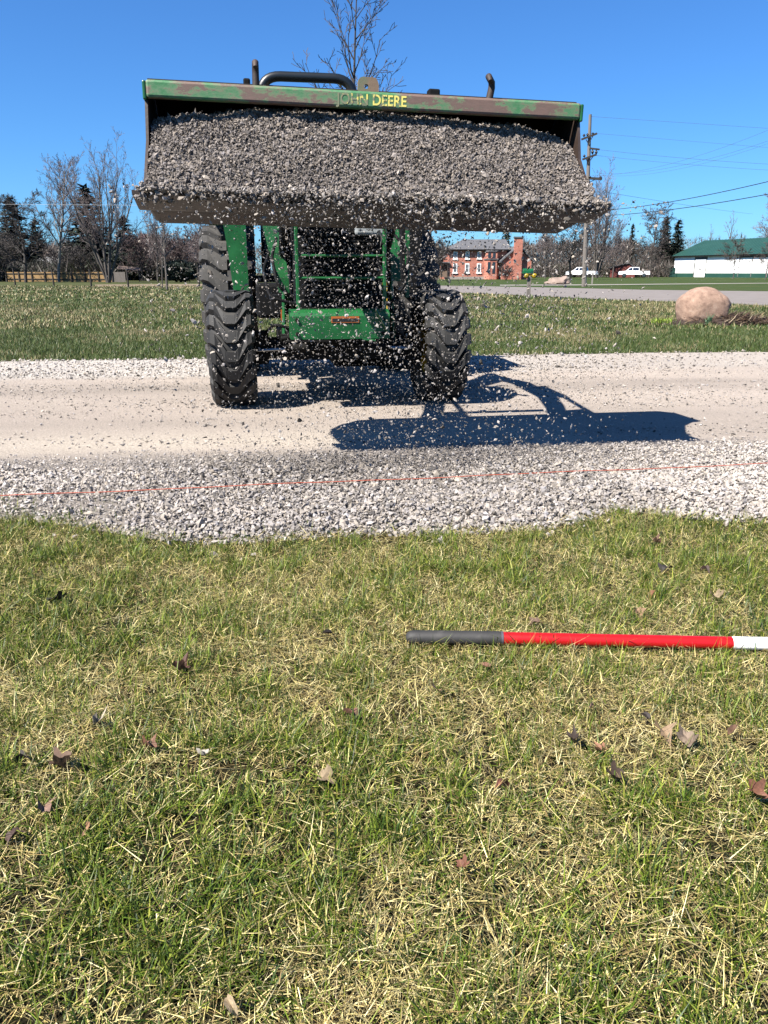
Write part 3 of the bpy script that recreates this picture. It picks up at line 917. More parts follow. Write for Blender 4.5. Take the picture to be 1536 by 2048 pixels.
fs += [(0, n, 3 * n, 2 * n), (n - 1, 2 * n - 1, 4 * n - 1, 3 * n - 1)]
mb.add(vs, fs)
mb.build('bucket_shell', M['rust'], BK)
for s in (-1, 1):
    mb = MB()
    xp = s * (BW / 2 + .0085)
    poly = [(.05, .002), (.30, -.05), (.56, -.088), (.72, -.066), (.85, .055), (.91, .22), (.875, .42), (.738, .541), (.425, .552), (.385, .45), (.33, .27), (.13, .06)]
    mb.prism(poly, 'x', xp - .007, xp + .007)
    mb.build('end_plate', M['edge'], BK)
mb = MB()
mb.prism([(-.012, -.006), (-.012, .012), (.24, -.024), (.24, -.058), (.19, -.056)], 'x', -BW / 2 - .055, BW / 2 + .055)
mb.build('cutting_edge', M['edge'], BK)
mb = MB(); mb.box((0, .385, .510), (BW + .01, .05, .080), ch=.012)
# weld caps at both ends
rail = mb.build('top_rail', M['worn'], BK)
for s in (-1, 1):
    mb = MB(); mb.box((s * (BW / 2 + .012), .405, .503), (.018, .085, .085), ch=.006); mb.build('rail_cap', M['green'], BK)
# lifting hooks
for xh, lean in ((-.59, .0), (.63, .02)):
    pts = [(0, 0, 0), (0, .002, .06), (0, 0, .085), (-lean, -.022, .108), (-lean * 1.2, -.045, .10), (-lean * 1.2, -.055, .08)]
    mb = MB(); mb.tube([(xh + (a if xh < 0 else a + .012 * math.sin(c * 25)), .42 + b, .55 + c) for a, b, c in pts], [.019, .018, .018, .017, .015, .012], 10)
    mb.build('lifting_hook', M['rust'], BK)
for xb, wb in ((-.635, .035), (.345, .062)):
    mb = MB(); mb.box((xb, .50, .575), (wb, .06, .055), ch=.008); mb.build('stop_block', M['black'], BK)
mb = MB()
# hitch plate with a real hole
ring_n = 16
out2 = [(-.055, -.02), (-.055, .045), (-.04, .062), (.035, .062), (.052, .04), (.055, -.02)]
hc, hr = (-.012, .018), .011
def outp(t):
    d = (math.cos(t), math.sin(t)); best = 9
    for i in range(len(out2)):
        a, b = out2[i], out2[(i + 1) % len(out2)]
        ex, ey = b[0] - a[0], b[1] - a[1]
        den = d[0] * ey - d[1] * ex
        if abs(den) < 1e-9: continue
        s_ = ((a[0] - hc[0]) * ey - (a[1] - hc[1]) * ex) / den
        u_ = ((a[0] - hc[0]) * d[1] - (a[1] - hc[1]) * d[0]) / den
        if s_ > 0 and -1e-6 <= u_ <= 1 + 1e-6: best = min(best, s_)
    return (hc[0] + d[0] * best, hc[1] + d[1] * best)
N2 = 28
vs = []
for yy in (-.012, .012):
    for k in range(N2):
        t = 2 * math.pi * k / N2
        a = outp(t); b = (hc[0] + hr * math.cos(t), hc[1] + hr * math.sin(t))
        vs += [(a[0] - .015, .43 + yy, .565 + a[1]), (b[0] - .015, .43 + yy, .565 + b[1])]
fs = []
for k in range(N2):
    k2 = (k + 1) % N2
    fs += [(2 * k, 2 * k2, 2 * k2 + 1, 2 * k + 1), (2 * N2 + 2 * k, 2 * N2 + 2 * k + 1, 2 * N2 + 2 * k2 + 1, 2 * N2 + 2 * k2),
           (2 * k, 2 * N2 + 2 * k, 2 * N2 + 2 * k2, 2 * k2), (2 * k + 1, 2 * k2 + 1, 2 * N2 + 2 * k2 + 1, 2 * N2 + 2 * k + 1)]
mb.add(vs, fs); mb.build('hitch_plate', mixn('rusty_faded_plate', [(.36, (.15, .26, .13)), (.47, (.25, .24, .14)), (.60, (.33, .22, .14))], 14, .7, bump=.1), BK)

# worn painted letters on the rail
def letter_mat():
    m, t, b = new_mat('flaking_yellow_letters')
    tc = t.nodes.new('ShaderNodeTexCoord')
    n = t.nodes.new('ShaderNodeTexNoise'); n.inputs['Scale'].default_value = 34; n.inputs['Detail'].default_value = 8; n.inputs['Roughness'].default_value = .7
    t.links.new(tc.outputs['Object'], n.inputs['Vector'])
    sp = t.nodes.new('ShaderNodeSeparateXYZ'); t.links.new(tc.outputs['Object'], sp.inputs[0])
    mr = t.nodes.new('ShaderNodeMapRange')
    mr.inputs['From Min'].default_value = -.20; mr.inputs['From Max'].default_value = .20
    mr.inputs['To Min'].default_value = -.16; mr.inputs['To Max'].default_value = .05
    t.links.new(sp.outputs[0], mr.inputs['Value'])
    a = t.nodes.new('ShaderNodeMath'); a.operation = 'ADD'
    t.links.new(n.outputs['Fac'], a.inputs[0]); t.links.new(mr.outputs[0], a.inputs[1])
    r = t.nodes.new('ShaderNodeValToRGB')
    e = r.color_ramp.elements
    e[0].position, e[0].color = .43, (.16, .17, .10, 1)
    e[1].position, e[1].color = .47, (.62, .54, .13, 1)
    t.links.new(a.outputs[0], r.inputs[0]); t.links.new(r.outputs[0], b.inputs['Base Color'])
    b.inputs['Roughness'].default_value = .6
    return m
cu = bpy.data.curves.new('lettering', 'FONT')
cu.body = 'JOHN DEERE'
cu.size = .070; cu.align_x = 'CENTER'; cu.align_y = 'CENTER'; cu.offset = .0014; cu.space_character = 1.02
tmp = bpy.data.objects.new('lettering_tmp', cu); COL.objects.link(tmp)
bpy.context.view_layer.update()
me = bpy.data.meshes.new_from_object(tmp.evaluated_get(bpy.context.evaluated_depsgraph_get()))
bpy.data.objects.remove(tmp)
wid = max(v.co.x for v in me.vertices) - min(v.co.x for v in me.vertices)
for v in me.vertices: v.co.x *= .365 / wid
me.materials.clear(); me.materials.append(letter_mat()); me.name = 'lettering'
lt = link('lettering', me, None, rail)
lt.location = (-.005, .3585, .508); lt.rotation_euler = (math.pi / 2, 0, 0)

# ------------------------------------------------------------------ gravel in the bucket and in the air
bpy.context.view_layer.update()
BM = np.array(BK.matrix_world)
def to_world(P): return P @ BM[:3, :3].T + BM[:3, 3]
def heap_z(u, y):
    t = np.clip(y / .46, 0, 1)
    top = .455 - .075 * np.abs(u) ** 3 - .03 * (u > 0) * u - .02 * (u < -.3) * (-u - .3)
    prof = t ** .92
    return .012 + top * prof
nn = 42000
u = rng.uniform(-1, 1, nn); yb = rng.uniform(-.01, .56, nn)
zz = heap_z(u, yb) + .042 * (fbm(u * 7, yb * 11, 77, 4) - .5) * 2 + rng.normal(0, .006, nn)
yy = yb + .02 * (fbm(u * 9, yb * 9, 78, 2) - .5)
P = np.stack([u * (BW / 2 - .008), yy, zz], 1)
size = np.clip(rng.gamma(4, .0028, nn), .006, .032)
parts = [stones(to_world(P), size, stone_cols(nn, .24, .41, .02, .10) * np.array([[1.06, 1.02, 1.0]]), OCT, OT)]
# stones on the very lip, spilling
nn = 5200
u = rng.uniform(-1, 1, nn)
P = np.stack([u * (BW / 2 + .03), rng.uniform(-.07, .06, nn), .012 + rng.exponential(.010, nn) - (.02 + .09 * fbm(u * 3.5, u * 0, 79, 3)) * rng.random(nn) ** 1.8 * (rng.random(nn) < .6)], 1)
parts.append(stones(to_world(P), np.clip(rng.gamma(7, .0026, nn), .009, .034), stone_cols(nn, .25, .45, .03, .10) * np.array([[1.05, 1.02, 1.0]]), OCT, OT))
# backing sheet under the stones so nothing shows through
gx, gy = np.meshgrid(np.linspace(-1, 1, 120), np.linspace(0, .6, 40), indexing='ij')
P = np.stack([gx.ravel() * (BW / 2 - .01), gy.ravel(), (heap_z(gx, gy) - .016 + .042 * (fbm(gx * 7, gy * 11, 77, 4) - .5) * 2).ravel()], 1)
i2, j2 = np.meshgrid(np.arange(119), np.arange(39), indexing='ij'); q = (i2 * 40 + j2).ravel()
T = np.concatenate([np.stack([q, q + 40, q + 41], 1), np.stack([q, q + 41, q + 1], 1)])
parts.append((to_world(P), T, np.tile(np.array([[.08, .07, .062]]), (len(P), 1))))
Vv, Tt, Cc = join(parts)
o = link('gravel_load', tri_mesh('gravel_load', Vv, Tt, Cc), M['stone'])
tag(o, 'heap of grey crushed gravel sliding out of the raised loader bucket', 'gravel', kind='stuff')

nf = 10800
mixw = rng.random(nf)
xf = np.where(mixw < .74, rng.normal(-.10, .46, nf), rng.uniform(-1.1, 1.12, nf))
xf = np.where(rng.random(nf) < .16, rng.normal(.72, .38, nf), xf)
xf = np.clip(xf, -1.3, 1.4)
tf = rng.random(nf) ** .85 * .53
tf[:1500] *= .32
zf = .03 - .5 * 9.81 * tf ** 2
yf = -.06 - .10 * rng.random(nf) * (tf / .5) + np.where(rng.random(nf) < .42, rng.uniform(.0, .42, nf), 0) - rng.normal(0, .05, nf)
xf = xf + rng.normal(0, .12, nf) * tf / .5
xf = xf + .02 * np.sin(xf * 9 + 1.3)
P = to_world(np.stack([xf, yf, zf], 1))
size = np.clip(rng.gamma(4.5, .0020, nf), .005, .026)
ok = P[:, 2] > .03
P, size = P[ok], size[ok]
order = np.argsort(-size / P[:, 1])
big, rest = order[:300], order[300:]
nd = 9000                                   # fine chips and grit between the stones
xg = np.clip(rng.normal(-.10, .48, nd), -1.1, 1.2); xg += .02 * np.sin(xg * 9 + 1.3)
tg = rng.random(nd) ** .8 * .52
Pg = to_world(np.stack([xg, -.08 * rng.random(nd) + np.where(rng.random(nd) < .45, rng.uniform(0, .42, nd), 0), .02 - 4.9 * tg ** 2], 1))
Pg = Pg[Pg[:, 2] > .02]
grit = stones(Pg, rng.uniform(.0028, .0065, len(Pg)), stone_cols(len(Pg), .3, .5, .05, .2), OCT, OT)
Vv, Tt, Cc = join([grit, stones(P[rest], size[rest], stone_cols(len(rest), .30, .54, .08, .22), OCT, OT, sl=1.25)])
o = link('falling_gravel', tri_mesh('falling_gravel', Vv, Tt, Cc), M['stone'])
tag(o, 'shower of small gravel stones falling from the bucket to the driveway', 'gravel', kind='stuff')
var = []
for k in range(14):
    V1, T1, C1 = stones(np.zeros((1, 3)), np.array([1.0]), stone_cols(1, .32, .58, .12, .1), ICO, IT, sl=1.25)
    me = tri_mesh('falling_stone', V1, T1, C1); me.materials.append(M['stone']); var.append(me)
for i in big:
    o = bpy.data.objects.new('falling_stone', var[rnd.randrange(14)]); COL.objects.link(o)
    o.location = P[i]; o.scale = (size[i],) * 3
    o.rotation_euler = (rnd.uniform(0, 6.3), rnd.uniform(0, 6.3), rnd.uniform(0, 6.3))
    tag(o, 'larger grey gravel stone in mid air below the tipping bucket', 'stone', 'larger stones falling from the bucket')

# ------------------------------------------------------------------ rod, string, leaves
zr = .033
x0, y0 = ground(812, 1274, zr); x1, y1 = ground(1006, 1276.5, zr); x2, y2 = ground(1463, 1286, zr)
dirv = Vector((x2 - x0, y2 - y0, 0)).normalized()
p0, p1, p2 = Vector((x0, y0, zr)), Vector((x1, y1, zr)), Vector((x2, y2, zr))
rod = empty('measuring_rod', p0, 0, 'red and white banded rod with black rubber grip lying on the grass', 'rod')
def seg(name, a, b, r, mat, ends=None):
    a, b = a - p0, b - p0
    L = (b - a).length
    mb = MB()
    if ends:
        pts, rr = [], []
        for t, k in ends: pts.append(a + dirv * t); rr.append(r * k)
        pts.append(b); rr.append(r)
        mb.tube(pts, rr, 20)
    else: mb.tube([a, a.lerp(b, .5), b], r, 20)
    return mb.build(name, mat, rod)
seg('grip', p0, p1 - dirv * .007, .0205, M['grip'], [(0, .35), (.003, .62), (.010, .86), (.02, .98), (.03, 1)])
seg('ferrule', p1 - dirv * .007, p1, .0200, plain('grey_ferrule', (.12, .11, .14), .4))
seg('red_band', p1, p2, .0185, M['red'])
pe = p2 + dirv * .66
seg('white_band', p2, pe, .0185, M['white'])
seg('red_band', pe, pe + dirv * .5, .0185, M['red'])

sx0, sy0 = ground(-200, 1000, .062); sx1, sy1 = ground(1760, 917.5, .062)
mb = MB()
pts = []
for i in range(90):
    t = i / 89
    pts.append((sx0 + (sx1 - sx0) * t, sy0 + (sy1 - sy0) * t, .062 + .002 * math.sin(t * 23) + .001 * math.sin(t * 61)))
mb.tube(pts, .0021, 6)
tag(mb.build('string_line', M['string']), 'thin orange string stretched across the gravel along the driveway edge', 'string')

LEAVES = [
 (115, 1195, .075, (.035, .022, .015), 'dark brown dead leaf in the grass near the gravel at the far left side'),
 (655, 1262, .050, (.030, .020, .014), 'small blackish dead leaf left of the black rod grip'),
 (360, 1335, .060, (.13, .05, .028), 'reddish brown crumpled leaf in mid lawn between two dark grass patches'),
 (127, 1527, .062, (.16, .085, .045), 'brown folded leaf with pale upturned edge at the left'),
 (1306, 1180, .065, (.28, .115, .05), 'bright orange brown lobed leaf upright between rod and gravel'),
 (1278, 1221, .050, (.40, .25, .14), 'tan pointed leaf just above the red part of the rod'),
 (1332, 1134, .058, (.045, .035, .03), 'curled dark grey leaf on the lawn close to the gravel at the right'),
 (1411, 1134, .052, (.085, .045, .035), 'dull purple brown leaf standing near the gravel at the right'),
 (1432, 1190, .050, (.36, .27, .16), 'pale yellowish leaf with dark underside right of the orange brown leaf'),
 (1070, 1240, .050, (.15, .08, .045), 'brown leaf right behind the rod near the black and red joint'),
 (972, 1326, .045, (.24, .11, .06), 'narrow rust leaf lying below the black rod grip'),
 (876, 1376, .052, (.34, .20, .11), 'slim tan curled leaf below the rod grip end'),
 (703, 1420, .050, (.28, .12, .085), 'pinkish brown upright leaf left of the rod in the mid lawn'),
 (1185, 1405, .034, (.34, .19, .14), 'tiny pink leaf scrap below the middle of the red band'),
 (1328, 1458, .058, (.44, .30, .18), 'pale tan leaf of the pair below the red band'),
 (1376, 1474, .062, (.30, .22, .155), 'grey tan curled leaf touching the pale tan one'),
 (1290, 1430, .050, (.045, .03, .025), 'dark crumpled leaf above the pale tan pair'),
 (1203, 1497, .042, (.36, .17, .09), 'orange triangular leaf tip below the red band'),
 (1147, 1474, .045, (.05, .03, .02), 'dark brown leaf left of the orange triangular tip'),
 (1466, 1456, .050, (.20, .105, .06), 'mid brown leaf below the white end of the rod'),
 (1511, 1582, .052, (.27, .11, .065), 'rust coloured leaf at the right border of the picture'),
 (1231, 1550, .046, (.07, .04, .025), 'dim brown leaf sunk in grass below the orange tip'),
 (1006, 1562, .046, (.24, .085, .045), 'rusty red leaf bits deep in the central lawn'),
 (646, 1550, .058, (.38, .28, .16), 'pale two-toned leaf alone in the middle of the lawn'),
 (297, 1487, .040, (.24, .10, .055), 'small rust leaf right of the folded brown leaf'),
 (401, 1505, .040, (.58, .52, .44), 'small whitish leaf scrap in the left lawn'),
 (190, 1443, .052, (.52, .44, .32), 'bleached cream leaf strip above the folded brown leaf'),
 (85, 1606, .056, (.34, .20, .145), 'pinkish tan leaf near the left border'),
 (167, 1651, .050, (.40, .215, .11), 'orange tan leaf beside the pinkish leaf at the left'),
 (26, 1664, .048, (.09, .045, .03), 'dark russet leaf in the left border corner of the lawn'),
 (42, 1510, .046, (.035, .024, .018), 'black brown leaf left of the folded brown leaf'),
 (461, 2002, .046, (.58, .45, .28), 'pale cream leaf at the very bottom of the picture'),
 (926, 1726, .032, (.27, .11, .06), 'tiny rust leaf alone in the lower lawn'),
 (1312, 1082, .055, (.32, .18, .11), 'light brown leaf in the grass fringe beside the gravel'),
]
def leaf_mesh(seed, kind):
    r_ = random.Random(seed)
    # lobed outline, folded along the mid rib
    n = 22
    out = []
    for k in range(n):
        t = math.pi * 2 * k / n
        lob = (1 + .24 * math.cos(5 * t) + .10 * math.cos(11 * t + seed)) if kind else (1 + .06 * math.cos(7 * t + seed))
        rr = lob * (.40 if kind else .36)
        out.append((math.cos(t) * rr * 1.25, math.sin(t) * rr * (.95 if kind else .55)))
    fold, curl, tw = r_.uniform(.4, 1.7), r_.uniform(-2.8, 2.8), r_.uniform(-1.8, 1.8)
    def P(x, y):
        z = abs(y) * fold + curl * x * x * .7 + tw * x * y * 1.6 + .05 * math.sin(9 * x + seed) * math.cos(8 * y)
        return (x, y, z)
    mb = MB()
    rings = [(0, 0)]
    vs = [P(0, 0)] + [P(a * .5, b * .5) for a, b in out] + [P(a, b) for a, b in out]
    fs = [(0, 1 + k, 1 + (k + 1) % n) for k in range(n)] + [(1 + k, 1 + n + k, 1 + n + (k + 1) % n, 1 + (k + 1) % n) for k in range(n)]
    mb.add(vs, fs)
    mb.tube([P(.46, 0), P(.6, .02), (.75, .05, P(.6, 0)[2] + .06)], .012, 4)
    return mb
for i, (px, py, sz, c, lab) in enumerate(LEAVES):
    x, y = ground(px, py, .035)
    mb = leaf_mesh(i * 7 + 3, i % 3 != 1)
    m = mixn('dead_leaf', [(.3, tuple(k * .6 for k in c)), (.55, c), (.8, tuple(min(.8, k * 1.35) for k in c))], 6, .75)
    o = mb.build('dead_leaf', m)
    o.location = (x, y, .028); o.scale = (sz * .78,) * 3
    o.rotation_euler = (rnd.uniform(-.5, .5), rnd.uniform(-.5, .5), rnd.uniform(0, 6.28))
    tag(o, lab, 'leaf', 'dead leaves on the foreground lawn')

# ------------------------------------------------------------------ boulders and planting bed
def rock(name, seed, sx, sy, sz, mat, shape=None, nlev=4, amp=.10):
    bm = bmesh.new(); bmesh.ops.create_icosphere(bm, subdivisions=nlev, radius=1)
    from mathutils import noise as mn
    for v in bm.verts:
        p = v.co.copy()
        p = p * (1 + amp * mn.noise(p * 1.3 + Vector((seed, 0, 0))) + amp * .35 * mn.noise(p * 4 + Vector((0, seed, 0))) + amp * .14 * mn.noise(p * 11) + amp * .07 * mn.noise(p * 23) - amp * .45 * max(0, 1 - abs(mn.noise(p * 1.7 + Vector((9, seed, 2)))) / .05))
        if shape: p = shape(p)
        v.co = Vector((p.x * sx, p.y * sy, p.z * sz))
    me = bpy.data.meshes.new(name); bm.to_mesh(me); bm.free()
    for f in me.polygons: f.use_smooth = True
    me.materials.append(mat)
    return link(name, me)
bx, by = ground(1410, 648)
def shp(p):
    q = p.copy()
    s_ = lambda a, k: math.copysign(abs(a) ** k, a)
    q.x, q.y, q.z = s_(p.x, .72), s_(p.y, .85), s_(p.z, .80)
    if q.x > 0: q.z *= 1 - .42 * q.x ** 2 if q.z > 0 else 1
    if q.x < 0: q.z *= 1 - .10 * q.x ** 2
    # broken notch at the right foot
    d = ((q.x - .95) ** 2 + (q.z + .15) ** 2) ** .5
    if d < .35: q.x -= (.35 - d) * .6
    return q
o = rock('boulder', 3.3, .545, .48, .455, M['boulder'], shp, 5)
o.location = (bx + .11, by + .45, .28); o.rotation_euler = (0, 0, .1)
tag(o, 'large rounded tan boulder standing in a mulched bed on the right lawn', 'boulder')
# mulch bed
mb = MB(); pts = []
nx, ny = 40, 12
vs = []
for i in range(nx + 1):
    for j in range(ny + 1):
        a, b = i / nx * 2 - 1, j / ny * 2 - 1
        x = bx + .55 + a * 1.7; y = by + .25 + b * .62 * math.sqrt(max(.02, 1 - a * a)) + .06 * math.sin(a * 9)
        z = .004 + .16 * math.exp(-((a - .05) / .5) ** 2) * (1 - b * b) + .02 * rnd.random() * (1 - b * b)
        vs.append((x, y, z if abs(b) < .99 and abs(a) < .99 else -.02))
mb.add(vs, [(i * (ny + 1) + j, (i + 1) * (ny + 1) + j, (i + 1) * (ny + 1) + j + 1, i * (ny + 1) + j + 1) for i in range(nx) for j in range(ny)], True)
o = mb.build('mulch_bed', M['mulch']); o['kind'] = 'structure'
n = 2600
a = np.clip(rng.normal(.25, .42, n), -1, 1.15); b = rng.uniform(-1, 1, n)
x = bx + .55 + a * 1.7; y = by + .2 + b * .6 * np.sqrt(np.maximum(.05, 1 - np.clip(a, -1, 1) ** 2))
z = .01 + .16 * np.exp(-((a - .05) / .5) ** 2) * (1 - b * b)
pal = np.array([[.05, .028, .018], [.10, .062, .04], [.20, .15, .09], [.03, .018, .013], [.30, .24, .165]])
col = pal[rng.choice(5, n, p=[.3, .25, .17, .2, .08])]
Vv, Tt, Cc = blades(x, y, z, rng.uniform(.06, .35, n), rng.uniform(.008, .02, n), rng.normal(1.35, .25, n), rng.uniform(-.8, .8, n) + np.pi * (rng.random(n) < .5), rng.normal(.1, .2, n), col)
o = link('mulch_litter', tri_mesh('mulch_litter', Vv, Tt, Cc), M['grass'])
tag(o, 'dry stems and bark litter strewn over the bed by the boulder', 'mulch', kind='stuff')
def sprout(px, py, label, n, L, cols, spread):
    cx, cy = ground(px, py)
    x = cx + rng.normal(0, spread, n); y = cy + rng.normal(0, spread * .5, n)
    c = np.array(cols)[rng.choice(len(cols), n)]
    Vv, Tt, Cc = blades(x - cx, y - cy, np.zeros(n), rng.uniform(.5, 1.1, n) * L, rng.uniform(.012, .022, n), rng.uniform(.05, .8, n), rng.uniform(0, 6.28, n), rng.normal(.3, .2, n), c)
    o = link('sprouting_plant', tri_mesh('sprouting_plant', Vv, Tt, Cc), M['grass']); o.location = (cx, cy, 0.02)
    tag(o, label, 'plant', 'sprouting plants round the boulder')
sprout(1322, 648, 'yellow green sprouting plants left of the tan boulder', 120, .14, [(.16, .24, .03), (.22, .28, .05)], .12)
sprout(1416, 650, 'blue green spiky clump at the foot of the tan boulder', 40, .26, [(.06, .14, .07), (.09, .18, .09)], .03)
sprout(1492, 644, 'bright green leafy plants right of the tan boulder', 120, .16, [(.13, .22, .04), (.20, .26, .06)], .12)

x, y = ground(1116, 569)
def shp2(p):
    q = p.copy()
    if q.z < 0: q.z *= .4
    q.z += .75 * math.exp(-((p.x - .72) / .22) ** 2) * max(0, p.z)
    return q
o = rock('boulder', 8.1, 1.05, .9, .45, M['boulder2'], shp2, 4, .3)
o.location = (x, y + .4, .14)
tag(o, 'low pale pink rock with a peaked end beside the far path', 'boulder')

# ------------------------------------------------------------------ trees
def grow(rs, trunk, twig, p, d, L, r, lv, P):
    nseg = P['seg'][min(lv, len(P['seg']) - 1)]
    pts, rad = [p.copy()], [r]
    q, dd = p.copy(), d.copy()
    for i in range(nseg):
        dd = (dd + Vector((rs.gauss(0, 1), rs.gauss(0, 1), rs.gauss(0, 1))) * P['wob'][min(lv, 3)] + Vector((0, 0, 1)) * P['up'][min(lv, 3)]).normalized()
        q = q + dd * (L / nseg)
        pts.append(q.copy()); rad.append(max(P['rmin'], r * (1 - (1 - P['tip']) * (i + 1) / nseg)))
    (trunk if lv <= P.get('tl', 1) else twig).tube(pts, rad, (8, 5, 3, 3, 3)[min(lv, 4)], cap=(lv == 0), smooth=lv < 2)
    if lv >= P['lv']: return
    k = P['kids'][lv]
    for c in range(k):
        t = P['t0'][lv] + (1 - P['t0'][lv]) * ((c + rs.random()) / k)
        fi = t * nseg; i = min(int(fi), nseg - 1)
        o = pts[i].lerp(pts[i + 1], fi - i)
        ax = (pts[i + 1] - pts[i]).normalized()
        perp = ax.orthogonal().normalized()
        perp.rotate(Matrix.Rotation(c * 2.4 + rs.uniform(-.6, .6), 3, ax))
        an = P['ang'][lv] * rs.uniform(.75, 1.25)
        nd = (ax * math.cos(an) + perp * math.sin(an)).normalized()
        ln = L * P['len'][lv] * (1 - P['tap'][lv] * t) * rs.uniform(.7, 1.2)
        rr = (rad[i] * .62 if lv == 0 else rad[i] * .68) * P.get('rk', 1)
        grow(rs, trunk, twig, o, nd, ln, max(P['rmin'], min(rr, r * .6)), lv + 1, P)
def base_p(**k):
    d = dict(seg=(9, 6, 4, 3, 2), wob=(.05, .10, .13, .16), up=(.03, .06, .05, .03), rmin=.012, tip=.25, lv=4, kids=(16, 8, 6, 4), t0=(.28, .2, .15, .1),
             ang=(.75, .65, .6, .6), len=(.5, .45, .45, .5), tap=(.55, .4, .3, .2), tl=1)
    d.update(k); return d
TREES = {}
def tree_kind(key, seed, H, r, P, bark, twigm, stems=1, spread=.0):
    rs = random.Random(seed)
    a, b = MB(), MB()
    for s in range(stems):
        t = 2 * math.pi * s / stems + rs.uniform(-.15, .15)
        sp = spread * rs.uniform(.55, 1.1) if stems > 1 else 0
        d = Vector((math.cos(t) * sp, math.sin(t) * sp, 1)).normalized()
        grow(rs, a, b, Vector((math.cos(t) * .1 * (stems > 1), math.sin(t) * .1 * (stems > 1), -.1)), d, H * rs.uniform(.85, 1.0) if s else H, r * (1 if stems == 1 else .7), 0, P)
    TREES[key] = (a.mesh('trunk', M[bark]), b.mesh('crown', M[twigm]), H)
tree_kind('leader', 1, 14, .19, base_p(kids=(24, 8, 6, 5), ang=(.62, .55, .55, .6), up=(.03, .09, .06, .04), len=(.42, .45, .45, .5), rmin=.011), 'barkpale', 'twig')
tree_kind('vase', 2, 14.5, .22, base_p(kids=(9, 7, 5, 4), t0=(.18, .15, .12, .1), ang=(.45, .5, .5, .6), up=(.055, .10, .07, .05), len=(.46, .45, .45, .5), tap=(.45, .4, .3, .2), rmin=.009), 'bark', 'twig', 7, .26)
tree_kind('round', 3, 12, .2, base_p(kids=(16, 9, 7, 5), t0=(.2, .15, .1, .1), ang=(.95, .7, .6, .6), up=(.02, .07, .05, .03), len=(.52, .5, .45, .5), rmin=.02), 'barkdark', 'twigdark')
tree_kind('young', 4, 7.5, .09, base_p(kids=(18, 8, 6, 4), t0=(.25, .2, .15, .1), ang=(.95, .6, .6, .6), up=(.02, .07, .05, .03), len=(.50, .45, .45, .5), rmin=.014), 'bark', 'twigmid')
tree_kind('brush', 5, 5, .08, base_p(kids=(9, 6, 5, 3), t0=(.05, .1, .1, .1), ang=(.6, .6, .6, .6), len=(.6, .5, .5, .5), rmin=.018), 'barkdark', 'twigdark', 6, .45)
tree_kind('maroon', 6, 6, .08, base_p(kids=(9, 7, 5, 3), t0=(.1, .1, .1, .1), ang=(.6, .6, .6, .6), len=(.55, .5, .5, .5), rmin=.017), 'barkdark', 'twigred', 5, .4)
tree_kind('dead', 8, 15, .28, base_p(kids=(7, 5, 3), lv=3, t0=(.5, .4, .3), ang=(.7, .7, .7), len=(.35, .45, .45), rmin=.03), 'bark', 'twig')
tree_kind('tall', 9, 15, .21, base_p(kids=(18, 9, 6, 5), t0=(.22, .2, .1, .1), ang=(.6, .6, .6, .6), up=(.03, .09, .06, .04), len=(.5, .5, .45, .5), rmin=.02), 'bark', 'twig')
tree_kind('slim', 12, 8, .12, base_p(kids=(14, 5, 3, 2), lv=3, t0=(.38, .2, .15, .1), ang=(.7, .6, .6, .6), len=(.34, .4, .45, .5), rmin=.010), 'bark', 'twig')
tree_kind('sparse', 14, 8.2, .085, base_p(kids=(22, 7, 4, 2), lv=3, t0=(.40, .2, .15, .1), ang=(.80, .6, .65, .6), up=(.035, .06, .05, .02), wob=(.03, .09, .12, .14), len=(.34, .40, .42, .5), tap=(.50, .4, .3, .2), rmin=.0075, tip=.18, tl=1), 'barkdark', 'twigdark')

def conifer(key, seed, H, Wd, dens, mat):
    rs = random.Random(seed)
    a = MB(); a.tube([(0, 0, -.1), (0, 0, H * .5), (0, 0, H)], [.16, .10, .015], 8)
    V, T = [], []
    def quadleaf(p, d, l, w):
        side = d.cross(Vector((rs.gauss(0, .4), rs.gauss(0, .4), 1)))
        if side.length < 1e-4: side = Vector((1, 0, 0))
        side.normalize(); k = len(V)
        V.extend([p - side * w * .5, p + side * w * .5, p + d * l]); T.append((k, k + 1, k + 2))
    lev = int(H * 3.6)
    for i in range(lev):
        t = (i + rs.random() * .6) / lev
        z = .06 * H + t * H * .95
        rad = Wd * (1 - t) ** .85 * rs.uniform(.75, 1.12) + .1
        for k in range(max(5, int(dens * (1 - t * .7)))):
            an = rs.uniform(0, 6.283)
            rr = rad * rs.uniform(.7, 1.08)
            tip = Vector((math.cos(an) * rr, math.sin(an) * rr, -rr * .22 + rs.gauss(0, .1)))
            nsub = max(5, int(rr * 7))
            for m_ in range(nsub):
                f = (m_ + rs.random()) / nsub
                p = Vector((0, 0, z)) + tip * f
                d = (tip.normalized() * .7 + Vector((rs.gauss(0, .6), rs.gauss(0, .6), rs.gauss(-.1, .3)))).normalized()
                quadleaf(p, d, rs.uniform(.4, .85), rs.uniform(.18, .38))
    me = tri_mesh('crown', np.array([tuple(v) for v in V]), np.array(T)); me.materials.append(M[mat])
    TREES[key] = (a.mesh('trunk', M['barkdark']), me, H)
conifer('spruce', 1, 12, 2.7, 17, 'needle')
conifer('spruce2', 2, 12, 2.4, 16, 'needle')
conifer('fir', 3, 8, 2.2, 14, 'needlel')
